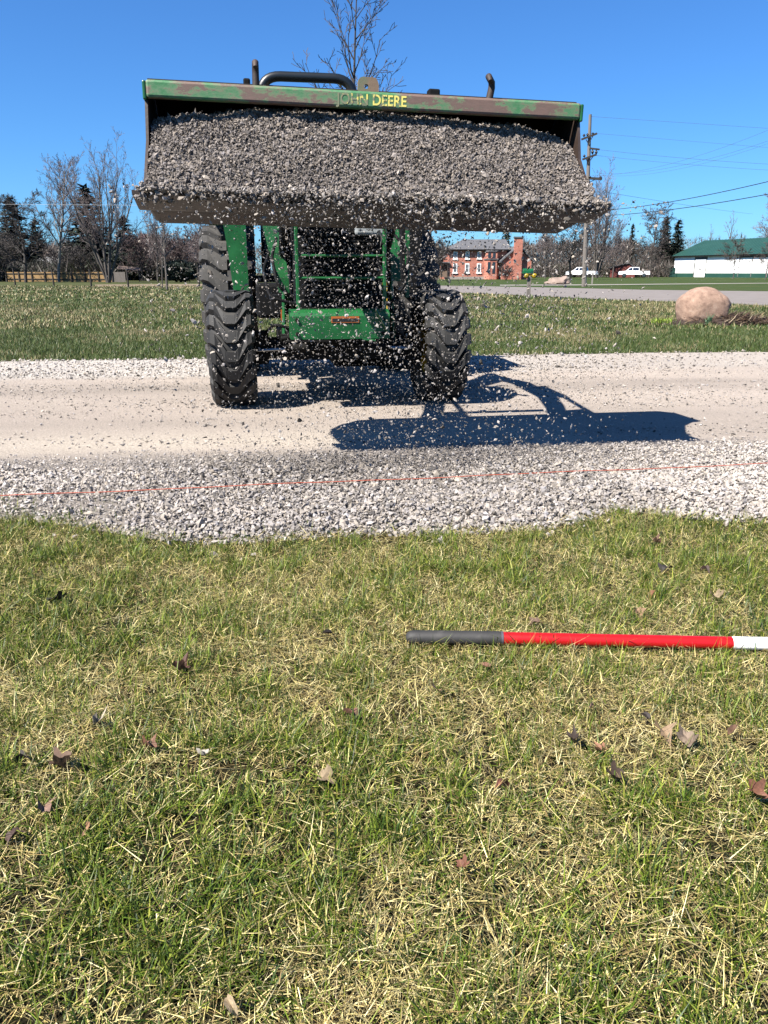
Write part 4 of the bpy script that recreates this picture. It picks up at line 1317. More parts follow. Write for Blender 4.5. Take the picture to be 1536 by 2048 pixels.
def evergreen_shrub():
    rs = np.random.default_rng(5)
    n = 5200
    d = rs.normal(size=(n, 3)); d /= np.linalg.norm(d, axis=1)[:, None]
    c = d * (rs.random(n) ** .4)[:, None] * np.array([1.0, 1.0, .8]) + np.array([0, 0, .85])
    lump = 1 + .25 * np.sin(d[:, 0] * 5 + 1) * np.cos(d[:, 2] * 4)
    c[:, :2] *= lump[:, None]
    u = rs.normal(size=(n, 3)) * .09; w = rs.normal(size=(n, 3)) * .06
    V = np.stack([c - u, c + u, c + w], 1).reshape(-1, 3)
    me = tri_mesh('crown', V, np.arange(n * 3).reshape(-1, 3)); me.materials.append(M['needle'])
    a = MB(); a.tube([(0, 0, -.1), (0, 0, .8)], [.08, .04], 6)
    TREES['bush'] = (a.mesh('trunk', M['barkdark']), me, 1.65)
evergreen_shrub()

def tree(name, key, px, D, top, label, group=None, wide=1.0, cat='tree', h=None):
    tr, cr, H = TREES[key]
    loc = foot(px, D)
    Ht = h if h else hgt(top, D)
    s = Ht / H / (1.0 if key in ('spruce', 'spruce2', 'fir', 'bush') else 1.06)
    t = empty(name, loc, rnd.uniform(0, 6.28), label, cat, group)
    t.scale = (s * wide, s * wide, s)
    link('trunk', tr, None, t); link('crown', cr, None, t)
    return t
GL, GR = 'trees along the left field edge', 'trees around the houses on the right'
tree('bare_tree', 'round', 52, 88, 392, 'dark tangled bare tree with forked trunk in front of the tan fence', GL, 1.25)
tree('spruce_tree', 'spruce', 42, 125, 398, 'dark evergreen behind the tangled bare tree at the far left', GL, 2.1)
tree('spruce_tree', 'spruce2', 84, 140, 440, 'lower dark evergreen left of the white barked tree', GL, 1.5)
tree('bare_tree', 'leader', 118, 92, 318, 'tall white barked bare tree with open crown left of the tall spruce', GL)
tree('spruce_tree', 'spruce', 190, 122, 374, 'tall dark spruce between two bare trees at the left', GL, 2.1)
tree('bare_tree', 'vase', 217, 86, 312, 'broad vase shaped bare tree with many stems at the fence end', GL, 1.05)
tree('spruce_tree', 'spruce2', 257, 116, 434, 'shorter dark spruce right behind the vase shaped tree', GL, 2.2)
tree('bare_tree', 'tall', 316, 92, 418, 'bare tree half hidden behind the bucket corner', GL)
tree('bare_tree', 'slim', 334, 50, 405, 'slender bare tree with lit straight trunk in the left field', GL)
tree('bare_tree', 'slim', 325, 54, 440, 'thin dark stemmed sapling just left of the slender field tree', GL, .6)
tree('bare_tree', 'tall', 408, 70, 425, 'pale branched bare tree right beside the rear tractor tyre', GL)
tree('bare_shrub', 'maroon', 288, 105, 470, 'maroon twigged thicket right of the shorter spruce', GL, 1.3, 'shrub')
tree('bare_shrub', 'maroon', 362, 112, 462, 'maroon twigged thicket behind the slender field tree', GL, 1.4, 'shrub')
tree('bare_shrub', 'brush', 150, 112, 490, 'dark brush below the tall dark spruce', GL, 1.6, 'shrub')
tree('bare_shrub', 'brush', 0, 96, 470, 'dark brush at the left picture border', GL, 1.4, 'shrub')
tree('evergreen_shrub', 'bush', 362, 90, 520, 'round dark evergreen shrub between the slender tree and the tyre', GL, 1.3, 'shrub')
tree('evergreen_shrub', 'bush', 262, 112, 505, 'dark evergreen shrub behind the low shelter roof', GL, 1.3, 'shrub')
tree('evergreen_shrub', 'bush', 185, 118, 512, 'dark evergreen shrub behind the fence under the tall spruce', GL, 1.8, 'shrub')
tree('evergreen_shrub', 'bush', 8, 100, 530, 'low dark evergreen shrub at the left end of the fence', GL, 1.8, 'shrub')
tree('bare_tree', 'sparse', 706, 23, -60, 'tall sparse bare tree rising behind the loader bucket', None, 1.0)
tree('bare_shrub', 'brush', 872, 112, 478, 'leafless multi stemmed shrub left of the brick house', GR, .9, 'shrub')
tree('bare_shrub', 'brush', 1012, 112, 530, 'low leafless bush in front of the brick house chimney', GR, 1.2, 'shrub')
tree('fir_tree', 'fir', 1008, 175, 458, 'green conifer rising behind the roof of the brick house', GR, 1.2)
tree('bare_tree', 'round', 1140, 118, 432, 'dark spreading bare tree behind the pink rock', GR, 1.3)
tree('bare_tree', 'tall', 1090, 150, 450, 'bare tree between the brick house and the spreading tree', GR, 1.2)
tree('bare_tree', 'vase', 1193, 160, 360, 'tall pale bare tree behind the utility pole', GR, 1.0)
tree('bare_tree', 'tall', 1225, 175, 455, 'bare tree left of the dark conifers behind the white truck', GR, 1.2)
tree('spruce_tree', 'spruce2', 1257, 205, 449, 'leftmost narrow conifer behind the truck by the barn', GR, .8)
tree('bare_tree', 'round', 1298, 200, 418, 'round crowned bare tree between the conifers left of the barn', GR, .95)
tree('spruce_tree', 'spruce', 1322, 205, 434, 'dark conifer nearest the round crowned tree beside the barn', GR, 1.25)
tree('spruce_tree', 'spruce2', 1347, 200, 440, 'dark ragged conifer just left of the green roofed barn', GR, 1.35)
tree('bare_tree', 'young', 1297, 152, 494, 'small wide crowned bare tree in front of the dark conifers', GR, 1.5)
tree('bare_tree', 'young', 1466, 140, 482, 'young bare tree in front of the white barn wall', GR, 1.45)
tree('bare_tree', 'young', 1530, 116, 492, 'young bare tree cut by the right picture border', GR, 1.2)
tree('bare_tree', 'dead', 1449, 240, 430, 'gnarled dead tree top above the barn roof', GR, .8)
tree('bare_tree', 'dead', 1414, 260, 456, 'smaller dead tree top left of the gnarled one behind the barn', GR, .7)
tree('bare_tree', 'tall', 1545, 225, 400, 'big bare tree behind the right end of the barn', GR, 1.5)

# woods that read as one mass
def woods(name, label, spans, seed):
    r2 = np.random.default_rng(seed)
    Vs, Cs = [], []
    for (px0, px1, D0, D1, top0, top1, n, dark, cols) in spans:
        px = r2.uniform(px0, px1, n); D = r2.uniform(D0, D1, n)
        ridge = .72 + .5 * fbm(px * .045, D * .0, seed, 3)
        tmid = top0 + (top1 - top0) * (px - px0) / (px1 - px0)
        H = np.array([hgt(t_, d_) for t_, d_ in zip(tmid, D)]) * ridge
        z = H * r2.random(n) ** .75
        X = (px - 768) / F_PX * (D * math.cos(PITCH))
        c = np.stack([X, D, z], 1)
        d = r2.normal(0, 1, (n, 3)); d[:, 2] = np.abs(d[:, 2]) * 1.6 + .3
        d /= np.linalg.norm(d, axis=1)[:, None]
        L = r2.uniform(.8, 2.4, n)[:, None]
        w = r2.normal(0, 1, (n, 3)) * .045
        Vs.append(np.stack([c - w, c + w, c + d * L], 1).reshape(-1, 3))
        cc = np.array(cols)[r2.choice(len(cols), n)] * r2.uniform(.7, 1.3, n)[:, None]
        Cs.append(np.repeat(cc, 3, 0))
        # upright stems
        k = n // 60
        pxs = r2.uniform(px0, px1, k); Ds = r2.uniform(D0, D1, k)
        Hs = np.array([hgt(top0 + (top1 - top0) * (a - px0) / (px1 - px0), b) for a, b in zip(pxs, Ds)]) * r2.uniform(.7, 1.05, k)
        Xs = (pxs - 768) / F_PX * (Ds * math.cos(PITCH))
        b0 = np.stack([Xs, Ds, np.full(k, -.1)], 1); tp = b0 + np.stack([r2.normal(0, .4, k), r2.normal(0, .4, k), Hs], 1)
        wv = np.stack([r2.uniform(.06, .14, k), 0 * Xs, 0 * Xs], 1)
        Vs.append(np.stack([b0 - wv, b0 + wv, tp], 1).reshape(-1, 3))
        Cs.append(np.repeat(np.tile(np.array([[.11, .09, .08]]), (k, 1)), 3, 0))
    V = np.concatenate(Vs); T = np.arange(len(V)).reshape(-1, 3)
    o = link(name, tri_mesh(name, V, T, np.concatenate(Cs)), M['grass'])
    tag(o, label, 'woods', kind='stuff')
brown = [(.075, .06, .052), (.10, .08, .07), (.05, .042, .036), (.13, .105, .09)]
mar = [(.11, .06, .055), (.08, .05, .045), (.06, .04, .038)]
dk = [(.03, .035, .022), (.045, .04, .032), (.06, .05, .042)]
woods('woods', 'brown leafless woods closing the left field behind the trees', [(-120, 130, 130, 160, 500, 490, 9000, 0, brown), (130, 330, 130, 160, 490, 485, 8000, 0, brown + dk), (240, 470, 120, 150, 478, 480, 9000, 0, mar + brown), (-120, 470, 108, 128, 532, 532, 8000, 0, dk), (430, 900, 150, 180, 500, 505, 5000, 0, brown)], 3)
woods('woods', 'brown leafless woods behind the brick house and the barn', [(835, 900, 170, 200, 498, 500, 2500, 0, brown), (1040, 1260, 188, 218, 482, 492, 12000, 0, brown), (1240, 1350, 205, 235, 492, 500, 6000, 0, brown + dk), (1060, 1340, 180, 192, 530, 532, 6000, 0, dk + brown), (1340, 1680, 280, 320, 482, 472, 7000, 0, brown + mar)], 4)

# ------------------------------------------------------------------ fence, posts, sheds on the left
FD = 94
f0, f1 = foot(14, FD), foot(226, FD - 3)
fen = empty('wooden_fence', f0, math.atan2(f1.y - f0.y, f1.x - f0.x), 'low tan board fence below the trees at the left field edge', 'fence')
FL = (f1 - f0).length
nb = 8; bw = FL / nb
for k in range(nb):
    mb = MB()
    m_ = int(bw / .15)
    for j in range(m_):
        mb.box((k * bw + (j + .5) * bw / m_, .03, .56 + .012 * math.sin(j * 2.1 + k)), (bw / m_ - .012, .022, 1.06))
    mb.build('fence_panel', M['ochre'], fen)
for k in range(nb + 1):
    mb = MB(); mb.box((k * bw, -.05, .56), (.14, .10, 1.14)); mb.build('fence_post', M['wooddark'], fen)
for z in (.32, .92):
    mb = MB(); mb.box((FL / 2, -.022, z), (FL, .05, .09)); mb.build('fence_rail', M['wooddark'], fen)
g0 = foot(227, FD - 3)
gt = empty('fence_gate', g0, .0, 'weathered grey board gate closing the right end of the tan fence', 'gate')
for j in range(9):
    mb = MB(); mb.box((.08 + j * .155, 0, .55), (.145, .025, 1.08)); mb.build('board', M['woodgrey'], gt)
mb = MB(); mb.box((.68, .03, .25), (1.35, .03, .1)); mb.box((.68, .03, .85), (1.35, .03, .1)); mb.build('gate_rail', M['wooddark'], gt)
POSTS = [(32, 571, 536, 'leftmost dark fence post standing in the field'), (109, 572, 537, 'dark field post in front of the white barked tree'), (184, 573.5, 538, 'dark field post left of the vase shaped tree'),
         (258, 574.5, 538, 'dark field post in front of the low shelter'), (400, 573, 535, 'dark field post next to the tractor tyre')]
for px, py, tp, lab in POSTS:
    x, y = ground(px, py); H = hgt(tp, y)
    mb = MB(); mb.tube([(-.05, 0, -.1), (-.01, 0, H * .5), (.0, 0, H)][::1], [.075, .07, .06], 8)
    o = mb.build('field_post', M['wooddark']); o.location = (x, y, 0); o.rotation_euler = (0, -.06, 0)
    tag(o, lab, 'post', 'wooden posts standing in the left field')
# red house behind the trees
hx = foot(118, 132)
ho = empty('red_house', hx, .2, 'small red house with sunlit pale roof behind the tan fence', 'house')
mb = MB(); mb.box((0, 4, 1.0), (8.4, 7.8, 2.0)); mb.build('wall', M['redwall'], ho)
mb = MB()
mb.add([(-5, -.4, 1.95), (5, -.4, 1.95), (3.4, 4, 3.55), (-3.4, 4, 3.55), (-5, 8.4, 1.95), (5, 8.4, 1.95)], [(0, 1, 2, 3), (5, 4, 3, 2), (1, 5, 2), (4, 0, 3), (0, 4, 5, 1)])
mb.build('roof', M['roofpale'], ho)
for xx in (-2.3, .9):
    mb = MB(); mb.box((xx, .09, 1.05), (.8, .06, 1.1)); w = mb.build('window', M['white'], ho)
    mb = MB(); mb.box((xx, .05, 1.05), (.6, .04, .9)); mb.build('pane', M['pane'], w)
sx = foot(262, 98)
sh = empty('shelter', sx, .15, 'low open shelter with drooping brown roof beyond the field posts', 'shelter')
mb = MB(); mb.add([(-1.4, -.8, 1.45), (1.3, -.8, 1.25), (1.3, .8, 1.25), (-1.4, .8, 1.45), (-1.3, 0, 1.85), (1.2, 0, 1.6)], [(0, 1, 5, 4), (2, 3, 4, 5), (0, 4, 3), (1, 2, 5), (0, 3, 2, 1)]); mb.build('roof', plain('brown_roof', (.16, .11, .085), .9), sh)
for a in (-1.2, 1.1):
    for b in (-.6, .6):
        mb = MB(); mb.box((a, b, .64), (.09, .09, 1.28)); mb.build('post', M['wooddark'], sh)

# ------------------------------------------------------------------ brick house
HD = 128
def hx_(px, D=HD): return foot(px, D).x
ox = hx_(948)
bh = empty('brick_house', (ox, HD, 0), 0, 'two storey red brick house with grey roof and tall chimney beyond the road', 'house')
def lx(px, D=HD): return hx_(px, D) - ox
ze = hgt(499, HD); zrg = hgt(481, HD + 4); zf_ = .42
xa, xb = lx(896), lx(1012)
mb = MB(); mb.box(((xa + xb) / 2, 4.5, (ze + zf_) / 2), (xb - xa, 9, ze - zf_)); mb.build('wall', M['brick'], bh)
mb = MB(); mb.box(((xa + xb) / 2, 4.5, zf_ / 2 - .05), (xb - xa + .12, 9.12, zf_ + .1)); mb.build('foundation', M['limestone'], bh)
mb = MB()
rx0, rx1 = xa - .5, xb + .5
mb.add([(rx0, -.5, ze), (rx1, -.5, ze), (rx1, 9.5, ze), (rx0, 9.5, ze), (xa + 2.6, 4.5, zrg + .2), (xb + .4, 4.5, zrg + .2)], [(0, 1, 5, 4), (2, 3, 4, 5), (0, 4, 3), (1, 2, 5), (0, 3, 2, 1)])
roof = mb.build('roof', M['roofgrey'], bh)
mb = MB(); mb.box(((xa + xb) / 2, -.52, ze - .08), (xb - xa + 1, .08, .2)); mb.build('eave', M['black'], roof)
def window(px, top, bot, w, yy=0.0, D=HD, sill=True):
    zt, zb = hgt(top, D), hgt(bot, D); xc = lx(px, D)
    mb = MB()
    mb.box((xc, yy - .03, (zt + zb) / 2), (w, .08, zt - zb)); 
    if sill: mb.box((xc, yy - .06, zb - .05), (w + .22, .16, .14))
    fr = mb.build('window', M['white'], bh)
    mb = MB()
    for sx_ in (-1, 1):
        for sz_ in (-1, 1):
            mb.box((xc + sx_ * (w - .2) / 4 * .98, yy - .075, (zt + zb) / 2 + sz_ * (zt - zb - .2) / 4), ((w - .2) / 2 - .05, .02, (zt - zb - .2) / 2 - .06))
    mb.build('pane', M['pane'], fr)
for px in (909.5, 933.5, 957): window(px, 527, 545.5, .66)
for px in (909.5, 933.5, 957): window(px, 503, 517.5, .62)
# angled bay
b0, b1 = lx(967), lx(998); zb_ = hgt(504, HD)
pol = [(b0, 0), (b0 + .75, -1.3), (b1 - .6, -1.3), (b1, 0)]
mb = MB(); mb.prism(pol, 'z', 0, zb_); mb.build('bay', M['brick'], bh, 'sunlit brick bay projecting from the front wall')
mb = MB(); mb.prism([(a + (.1 if a > 0 else .1) * (1 if i > 1 else -1), b - .12) for i, (a, b) in enumerate(pol)], 'z', hgt(519.5, HD), hgt(517.5, HD)); mb.prism([(a + .1 * (1 if i > 1 else -1), b - .12) for i, (a, b) in enumerate(pol)], 'z', zb_ + .003, zb_ + .22); mb.build('cornice', M['roofgrey'], bh)
for px in (977, 986.5):
    for tp, bt in ((506, 516), (524, 547)):
        zt, zb2 = hgt(tp, HD - 1.3), hgt(bt, HD - 1.3)
        mb = MB(); mb.box((lx(px, HD - 1.3), -1.31, (zt + zb2) / 2), (.42, .06, zt - zb2)); mb.build('window', M['pane'], bh)
# gabled wing
w0, w1 = lx(1000), lx(1056); xm = (w0 + w1) / 2 + .1
zg0, zg1 = hgt(521, HD - 2), hgt(492, HD - 2)
mb = MB(); mb.prism([(w0, 0), (w1, 0), (w1, zg0), (xm, zg1 - .2), (w0, zg0)], 'y', -2.2, 6); mb.build('wing_wall', M['brick'], bh)
mb = MB()
for (xA, zA, xB, zB) in ((w0 - .5, zg0 - .15, xm, zg1 + .1), (w1 + .5, zg0 - .15, xm, zg1 + .1)):
    mb.add([(xA, -2.5, zA), (xB, -2.5, zB), (xB, 6.3, zB), (xA, 6.3, zA), (xA, -2.5, zA - .2), (xB, -2.5, zB - .2), (xB, 6.3, zB - .2), (xA, 6.3, zA - .2)], [(0, 1, 2, 3), (4, 5, 6, 7), (0, 1, 5, 4), (1, 2, 6, 5), (2, 3, 7, 6), (3, 0, 4, 7)])
mb.build('wing_roof', M['roofgrey'], bh)
ch0, ch1 = lx(1026, HD - 3), lx(1042, HD - 3); zc = hgt(475.5, HD - 3)
mb = MB(); mb.box(((ch0 + ch1) / 2, -2.6, zc / 2), (ch1 - ch0, .8, zc)); ch = mb.build('chimney', M['brick'], bh)
mb = MB(); mb.box(((ch0 + ch1) / 2, -2.6, zc + .07), (ch1 - ch0 + .2, 1.0, .2)); mb.build('chimney_cap', M['roofgrey'], ch)
# porch on the left
q0, q1 = lx(874), lx(896)
mb = MB(); mb.box(((q0 + q1) / 2, 1.2, hgt(525, HD)), (q1 - q0 + .3, 3.2, .16)); mb.build('porch_roof', M['roofgrey'], bh)
for px in (875.5, 882, 894.5):
    mb = MB(); mb.box((lx(px), -.2, hgt(525, HD) / 2), (.13, .13, hgt(525, HD) - .1)); mb.build('porch_post', M['wooddark'], bh)
mb = MB(); mb.box(((q0 + q1) / 2 + .1, -.2, hgt(548, HD)), (q1 - q0 - .2, .05, .95)); mb.build('porch_railing', plain('faded_boards', (.30, .2, .14), .9), bh)
mb = MB(); mb.box(((q0 + q1) / 2 + .5, 3.5, hgt(512, HD) * .5), (1.2, 2, hgt(506, HD))); mb.build('porch_wall', M['brick'], bh)

# ------------------------------------------------------------------ pole barn
A0 = Vector((foot(1346, 190).x, 190, 0)); u_ = Vector((.39, -.921, 0)); n_ = Vector((.921, .39, 0))
ba = empty('pole_barn', A0, math.atan2(u_.y, u_.x), 'long white pole barn with green metal roof and green base band', 'barn')
BL, BWD, EH, RH = 52.0, 18.0, 4.75, 8.3
def bpar(px):   # distance along the front wall that lies at this photo column
    k = (px - 768) / F_PX
    c_, s_ = math.cos(PITCH), math.sin(PITCH)
    return (k * (A0.y * c_ + CAM_H * s_) - A0.x) / (u_.x - k * u_.y * c_)
mb = MB(); mb.box((BL / 2, BWD / 2, (EH + .9) / 2), (BL, BWD, EH - .9)); mb.build('wall', M['white'], ba)
mb = MB(); mb.box((BL / 2, BWD / 2, .44), (BL + .06, BWD + .06, .92)); mb.build('base_band', M['roofgreen'], ba)
mb = MB()
mb.add([(-.6, -.6, EH - .1), (BL + .6, -.6, EH - .1), (BL + .6, BWD / 2, RH), (-.6, BWD / 2, RH), (-.6, BWD + .6, EH - .1), (BL + .6, BWD + .6, EH - .1)], [(0, 1, 2, 3), (5, 4, 3, 2), (0, 3, 4), (1, 5, 2), (0, 4, 5, 1)])
rf = mb.build('roof', M['roofgreen'], ba)
mb = MB(); mb.box((BL / 2, -.62, EH - .16), (BL + 1.2, .06, .26)); mb.build('eave', M['black'], rf)
for k in range(60):
    t = k / 59
    mb = MB() if k == 0 else mb
    xx = -.5 + (BL + 1) * t
    mb.add([(xx - .03, -.6, EH - .09), (xx + .03, -.6, EH - .09), (xx + .03, BWD / 2, RH + .012), (xx - .03, BWD / 2, RH + .012), (xx, -.6, EH - .03), (xx, BWD / 2, RH + .07)], [(0, 4, 5, 3), (4, 1, 2, 5), (0, 1, 4), (2, 3, 5)])
mb.build('roof_seam', M['roofgreen'], rf)
d0, d1 = bpar(1388), bpar(1409)
mb = MB(); mb.box(((d0 + d1) / 2, -.05, 2.0), (d1 - d0, .06, 3.9)); dr = mb.build('door', M['white'], ba)
mb = MB(); mb.box(((d0 + d1) / 2, -.07, 4.12), (d1 - d0 + .5, .08, .42)); mb.box((d0 - .15, -.06, 2.0), (.3, .08, 3.9)); mb.box((d1 + .08, -.06, 2.0), (.16, .08, 3.9)); mb.build('door_frame', plain('grey_trim', (.11, .12, .11), .6), dr)
mb = MB(); mb.box(((d0 + d1) / 2, -.09, 1.75), (.9, .02, .5)); mb.build('door_sign', plain('faded_sign', (.5, .5, .5), .7), dr)
e0, e1 = bpar(1475), bpar(1533)
mb = MB(); mb.box(((e0 + e1) / 2, -.08, 4.22), (e1 - e0, .12, .34)); mb.build('door_track', plain('brown_track', (.16, .11, .09), .7), ba)
for px in (1475, 1501, 1533):
    mb = MB(); mb.box((bpar(px), -.04, 2.1), (.14, .05, 3.9)); mb.build('door_seam', plain('grey_trim', (.3, .27, .26), .6), ba)
gx_ = foot(1343, 186)
o = MB(); o.box((0, 0, 1.0), (1.1, 1.1, 2.0), ch=.05); o.box((0, 0, 2.03), (1.2, 1.2, .07)); o.box((0, -.56, 1.0), (.9, .02, 1.7))
o = o.build('utility_cabinet', M['roofgreen']); o.location = gx_
tag(o, 'dark green utility cabinet at the left corner of the white barn', 'cabinet')
# red shed
rs_ = empty('red_shed', foot(1244, 176), -.3, 'weathered red shed with sloping roof behind the white pickup', 'shed')
mb = MB(); mb.prism([(-2.6, 0), (2.6, 0), (2.6, 1.9), (1.2, 2.9), (-2.6, 2.0)], 'y', 0, 5); mb.build('wall', M['redwall'], rs_)
mb = MB()
mb.prism([(-3, 1.93), (1.2, 2.92), (1.2, 3.06), (-3, 2.06)], 'y', -.3, 5.3); mb.prism([(1.21, 2.92), (3, 1.75), (3, 1.9), (1.21, 3.06)], 'y', -.3, 5.3); mb.build('roof', M['roofgrey'], rs_)

# ------------------------------------------------------------------ pickups
def pickup(loc, rz, label):
    t = empty('pickup_truck', loc, rz, label, 'pickup truck', 'white pickups parked by the woods')
    mb = MB()
    # side profile facing -x
    body = [(-2.75, .55), (-2.78, .95), (-2.62, 1.12), (-1.55, 1.20), (2.75, 1.18), (2.78, .55)]
    mb.prism(body, 'y', -.95, .95)
    b = mb.build('body', M['pick'], t)
    mb = MB()
    lo = [(-1.55, 1.195), (.95, 1.195)]; hi = [(-.75, 1.86), (.80, 1.86)]
    vs = [(lo[0][0], -.92, lo[0][1]), (lo[1][0], -.92, lo[1][1]), (lo[1][0], .92, lo[1][1]), (lo[0][0], .92, lo[0][1]), (hi[0][0], -.74, 1.86), (hi[1][0], -.74, 1.86), (hi[1][0], .74, 1.86), (hi[0][0], .74, 1.86)]
    mb.add(vs, [(0, 1, 5, 4), (1, 2, 6, 5), (2, 3, 7, 6), (3, 0, 4, 7), (4, 5, 6, 7)])
    cab = mb.build('cab', M['pick'], t)
    for s in (-1, 1):
        for a0, a1, c0, c1 in ((-1.28, -.38, -.72, -.38), (-.28, .82, -.28, .74)):
            mb = MB()
            def yy(z): return s * (.92 - (z - 1.195) / .665 * .18 + .008)
            mb.add([(a0, yy(1.26), 1.26), (a1, yy(1.26), 1.26), (c1, yy(1.76), 1.76), (c0, yy(1.76), 1.76)], [(0, 1, 2, 3)])
            mb.build('window', M['pane'], cab)
    mb = MB(); mb.add([(.955, -.8, 1.26), (.955, .8, 1.26), (.83, .66, 1.78), (.83, -.66, 1.78)], [(0, 1, 2, 3)]); mb.build('rear_window', M['pane'], cab)
    mb = MB(); mb.add([(-1.50, -.8, 1.25), (-1.50, .8, 1.25), (-.82, .68, 1.80), (-.82, -.68, 1.80)], [(0, 1, 2, 3)]); 
    for v in range(4): mb.v[v] = (mb.v[v][0] - .03, mb.v[v][1], mb.v[v][2] + .01)
    mb.build('windscreen', M['pane'], cab)
    mb = MB(); mb.box((1.85, 0, 1.15), (1.7, 1.6, .09)); mb.build('bed', M['black'], t)
    for x in (-1.75, 1.75):
        for s in (-1, 1):
            w = MB(); w.lathe([(-.13, .15), (-.13, .34), (-.09, .38), (.09, .38), (.13, .34), (.13, .15), (.1, .01)], 20, 'x')
            me = w.mesh('wheel', M['rubber'])
            o = link('wheel', me, None, t); o.location = (x, s * .86, .38); o.rotation_euler = (0, 0, math.pi / 2)
            w = MB(); w.lathe([(-.135, .2), (-.14, .05), (-.14, .002)], 16, 'x'); w.lathe([(.135, .2), (.14, .05), (.14, .002)], 16, 'x'); link('rim', w.mesh('rim', M['chrome']), None, o)
    for s in (-1, 1):
        mb = MB(); mb.box((2.78, s * .84, .98), (.06, .18, .36)); mb.build('tail_lamp', M['tail'], t)
        mb = MB(); mb.box((-2.72, s * .74, .97), (.12, .3, .16)); mb.build('headlamp', M['glass'], t)
    mb = MB(); mb.box((2.82, 0, .58), (.12, 1.8, .2), ch=.03); mb.box((-2.82, 0, .56), (.14, 1.86, .22), ch=.03); mb.build('bumper', M['chrome'], t)
pickup(foot(1267, 150) + Vector((0, 0, .12)), -.25, 'white crew cab pickup parked before the red shed')
pickup(foot(1163, 150) + Vector((0, 0, .12)), -.55, 'white pickup partly hidden behind the utility pole')

# ------------------------------------------------------------------ utility poles and wires
pxp, pyp = ground(1168, 573)
ptop = at_dist(1180.5, 229, pyp)
up = empty('utility_pole', (pxp, pyp, 0), 0, 'tall weathered utility pole with several crossarms right of the bucket', 'utility pole')
tv = ptop - Vector((pxp, pyp, 0))
mb = MB(); mb.tube([Vector((0, 0, -.2)), tv * .5, tv], [.19, .155, .11], 12); mb.build('pole', M['woodgrey'], up)
def ploc(px, py, dy=0.0): return at_dist(px, py, pyp + dy) - Vector((pxp, pyp, 0))
for (a, b, w) in (((1163, 279), (1194, 267), .14), ((1165, 319), (1193, 309), .14), ((1179, 356.5), (1204, 358), .17), ((1179, 296.5), (1199, 299), .11)):
    pa_, pb_ = ploc(*a, -.2), ploc(*b, -.2)
    mb = MB(); d = pb_ - pa_
    mb.box((pa_ + pb_) / 2, (d.length, .12, w), (0, -math.atan2(d.z, d.x), 0)); mb.build('crossarm', M['wooddark'], up)
for px, py0, py1 in ((1168, 274, 267.5), (1175, 272, 266.5), (1185.5, 268, 265), (1168.5, 315, 309), (1185, 309, 299), (1192.5, 309.5, 300), (1179.5, 356, 352), (1201, 357, 352)):
    a, b = ploc(px, py0, -.2), ploc(px, py1, -.2)
    mb = MB(); mb.tube([a, a.lerp(b, .3), a.lerp(b, .35), a.lerp(b, .65), a.lerp(b, .7), b], [.03, .075, .10, .10, .075, .03], 8); mb.build('insulator', M['insul'], up)
for a, b in (((1172, 279), (1177, 288)), ((1186, 272), (1177, 288)), ((1173, 318), (1175, 327)), ((1187, 312), (1176, 327)), ((1190, 359), (1178.5, 365))):
    mb = MB(); mb.tube([ploc(*a, -.2), ploc(*b, -.18)], .03, 6); mb.build('crossarm_brace', M['wooddark'], up)
mb = MB()
a = ploc(1171.5, 548, -.15); b = ploc(1172.5, 571, -.15)
mb.tube([a, b], .04, 6); mb.build('conduit', M['wirepale'], up)
p2x, p2y = ground(858, 574)
mb = MB(); mb.tube([(0, 0, -.2), (0.02, 0, 4), (.04, 0, 7.5)], [.13, .11, .09], 10); o = mb.build('utility_pole', M['woodgrey']); o.location = (p2x, p2y, 0)
tag(o, 'plain wooden pole left of the brick house, cut off by the bucket', 'utility pole')
def wire(a, b, Da, Db, sag, r, mat, label):
    A_, B_ = at_dist(*a, Da), at_dist(*b, Db)
    pts = []
    for i in range(25):
        t = i / 24
        p = A_.lerp(B_, t); p.z -= sag * 4 * t * (1 - t); pts.append(p)
    mb = MB(); mb.tube(pts, r, 5); tag(mb.build('overhead_wire', M[mat]), label, 'wire', 'overhead wires')
wire((1181, 233), (1570, 259), pyp, 62, .0, .008, 'wirepale', 'top thin wire running right from the utility pole tip')
wire((1194, 267), (1570, 298), pyp, 62, .0, .007, 'wirepale', 'thin wire leaving the upper crossarm of the utility pole')
wire((1199, 299.5), (1570, 330), pyp, 62, .1, .009, 'wirepale', 'thin wire leaving the short bracket of the utility pole')
wire((1193, 311), (1570, 342), pyp, 62, .1, .008, 'wirepale', 'thin wire leaving the lower crossarm of the utility pole')
wire((1168, 352), (1570, 246), pyp, 40, .6, .006, 'wirepale', 'faint wire rising to the right border from behind the bucket')
wire((1200, 347), (1570, 270), pyp, 40, .5, .006, 'wirepale', 'lower faint wire rising to the right border, first of the close pair')
wire((1200, 351), (1570, 275), pyp, 40, .55, .005, 'wirepale', 'lower faint wire rising to the right border, second of the close pair')
wire((1150, 424), (1570, 355), 70, 42, .35, .021, 'wire', 'upper thick black cable slanting up to the right border')
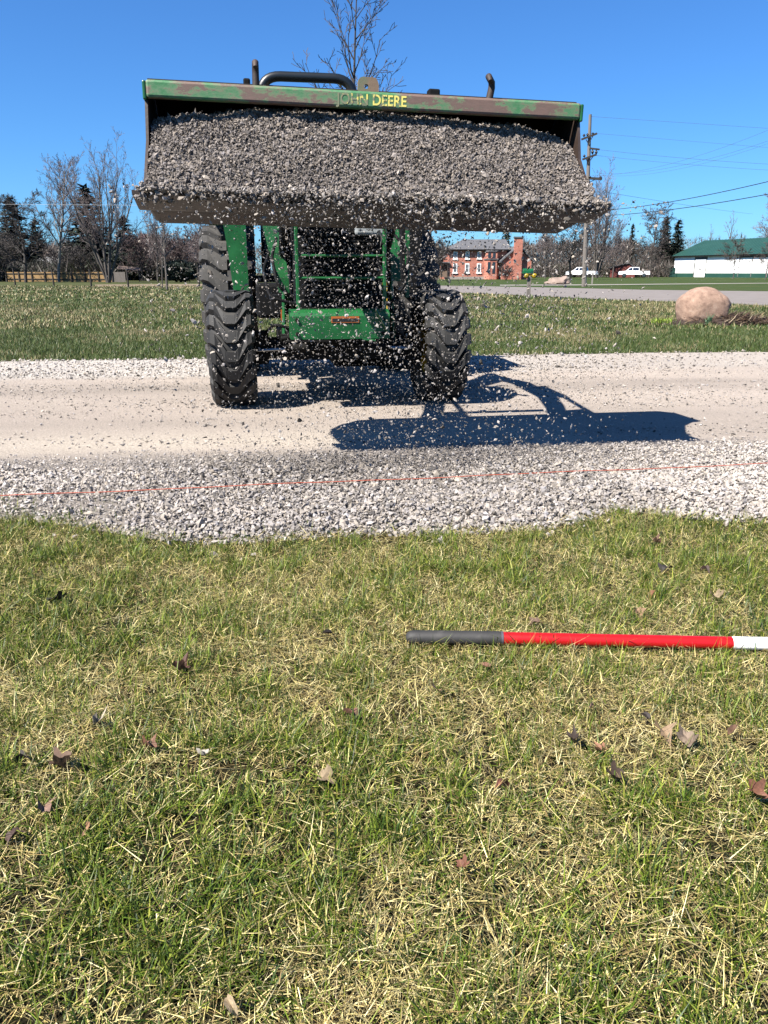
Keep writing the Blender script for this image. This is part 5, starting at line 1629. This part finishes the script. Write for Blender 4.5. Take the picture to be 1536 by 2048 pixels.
wire((1150, 433), (1570, 382), 70, 42, .3, .021, 'wire', 'lower thick black cable slanting up to the right border')
wire((1204, 383), (1505, 428), pyp, 120, .1, .012, 'wirepale', 'thin cable sloping down from the pole towards the barn')
wire((-60, 408), (330, 411), 80, 80, .0, .011, 'roofpale', 'pale wire crossing in front of the left trees')

# mailbox
mx_, my_ = ground(1056.5, 595)
mbx = empty('mailbox', (mx_, my_, 0), 0, 'green and yellow novelty mailbox on a grey post beside the road', 'mailbox')
mb = MB(); mb.box((0, 0, .42), (.15, .15, .92)); mb.build('post', M['woodgrey'], mbx)
def mp(px, py): 
    v = at_dist(px, py, my_); return v.x - mx_, v.z
x0_, z0_ = mp(1045.5, 547); x1_, z1_ = mp(1066, 537)
mb = MB()
w_ = x1_ - x0_; hh = z1_ - z0_
arc = [(-.12, 0), (.12, 0)] + [(.12 * math.cos(t), hh - .12 + .12 * math.sin(t)) for t in np.linspace(0, math.pi, 9)]
mb.prism([(a, z0_ + b) for a, b in arc], 'x', x0_, x1_); mb.build('box', M['mailgreen'], mbx)
for px, rr in ((1052, .09), (1068, .10)):
    c_ = mp(px, 551.5)
    for s in (-1, 1):
        w = MB(); w.lathe([(-.03, .02), (-.03, rr), (.03, rr), (.03, .02)], 16, 'x'); o = link('yellow_wheel', w.mesh('yellow_wheel', M['yellow']), None, mbx); o.location = (c_[0], s * .13, c_[1]); o.rotation_euler = (0, 0, math.pi / 2)
mb = MB(); c_ = mp(1060, 550); mb.box((c_[0], 0, c_[1]), (.36, .16, .10), ch=.02); mb.build('bracket', M['yellow'], mbx)
tx_, ty_ = ground(1184, 567.5)
mb = MB(); mb.box((0, 0, .5), (.12, .10, 1.1)); mb.box((0, -.06, .90), (.16, .02, .22)); o = mb.build('marker_post', M['concrete']); o.location = (tx_, ty_, 0)
tag(o, 'small pale marker post standing just right of the utility pole foot', 'post')
print('objects', len(S.objects), 'tris', sum(len(o.data.loop_triangles) if o.data.loop_triangles else len(o.data.polygons) for o in S.objects if o.type == 'MESH'))
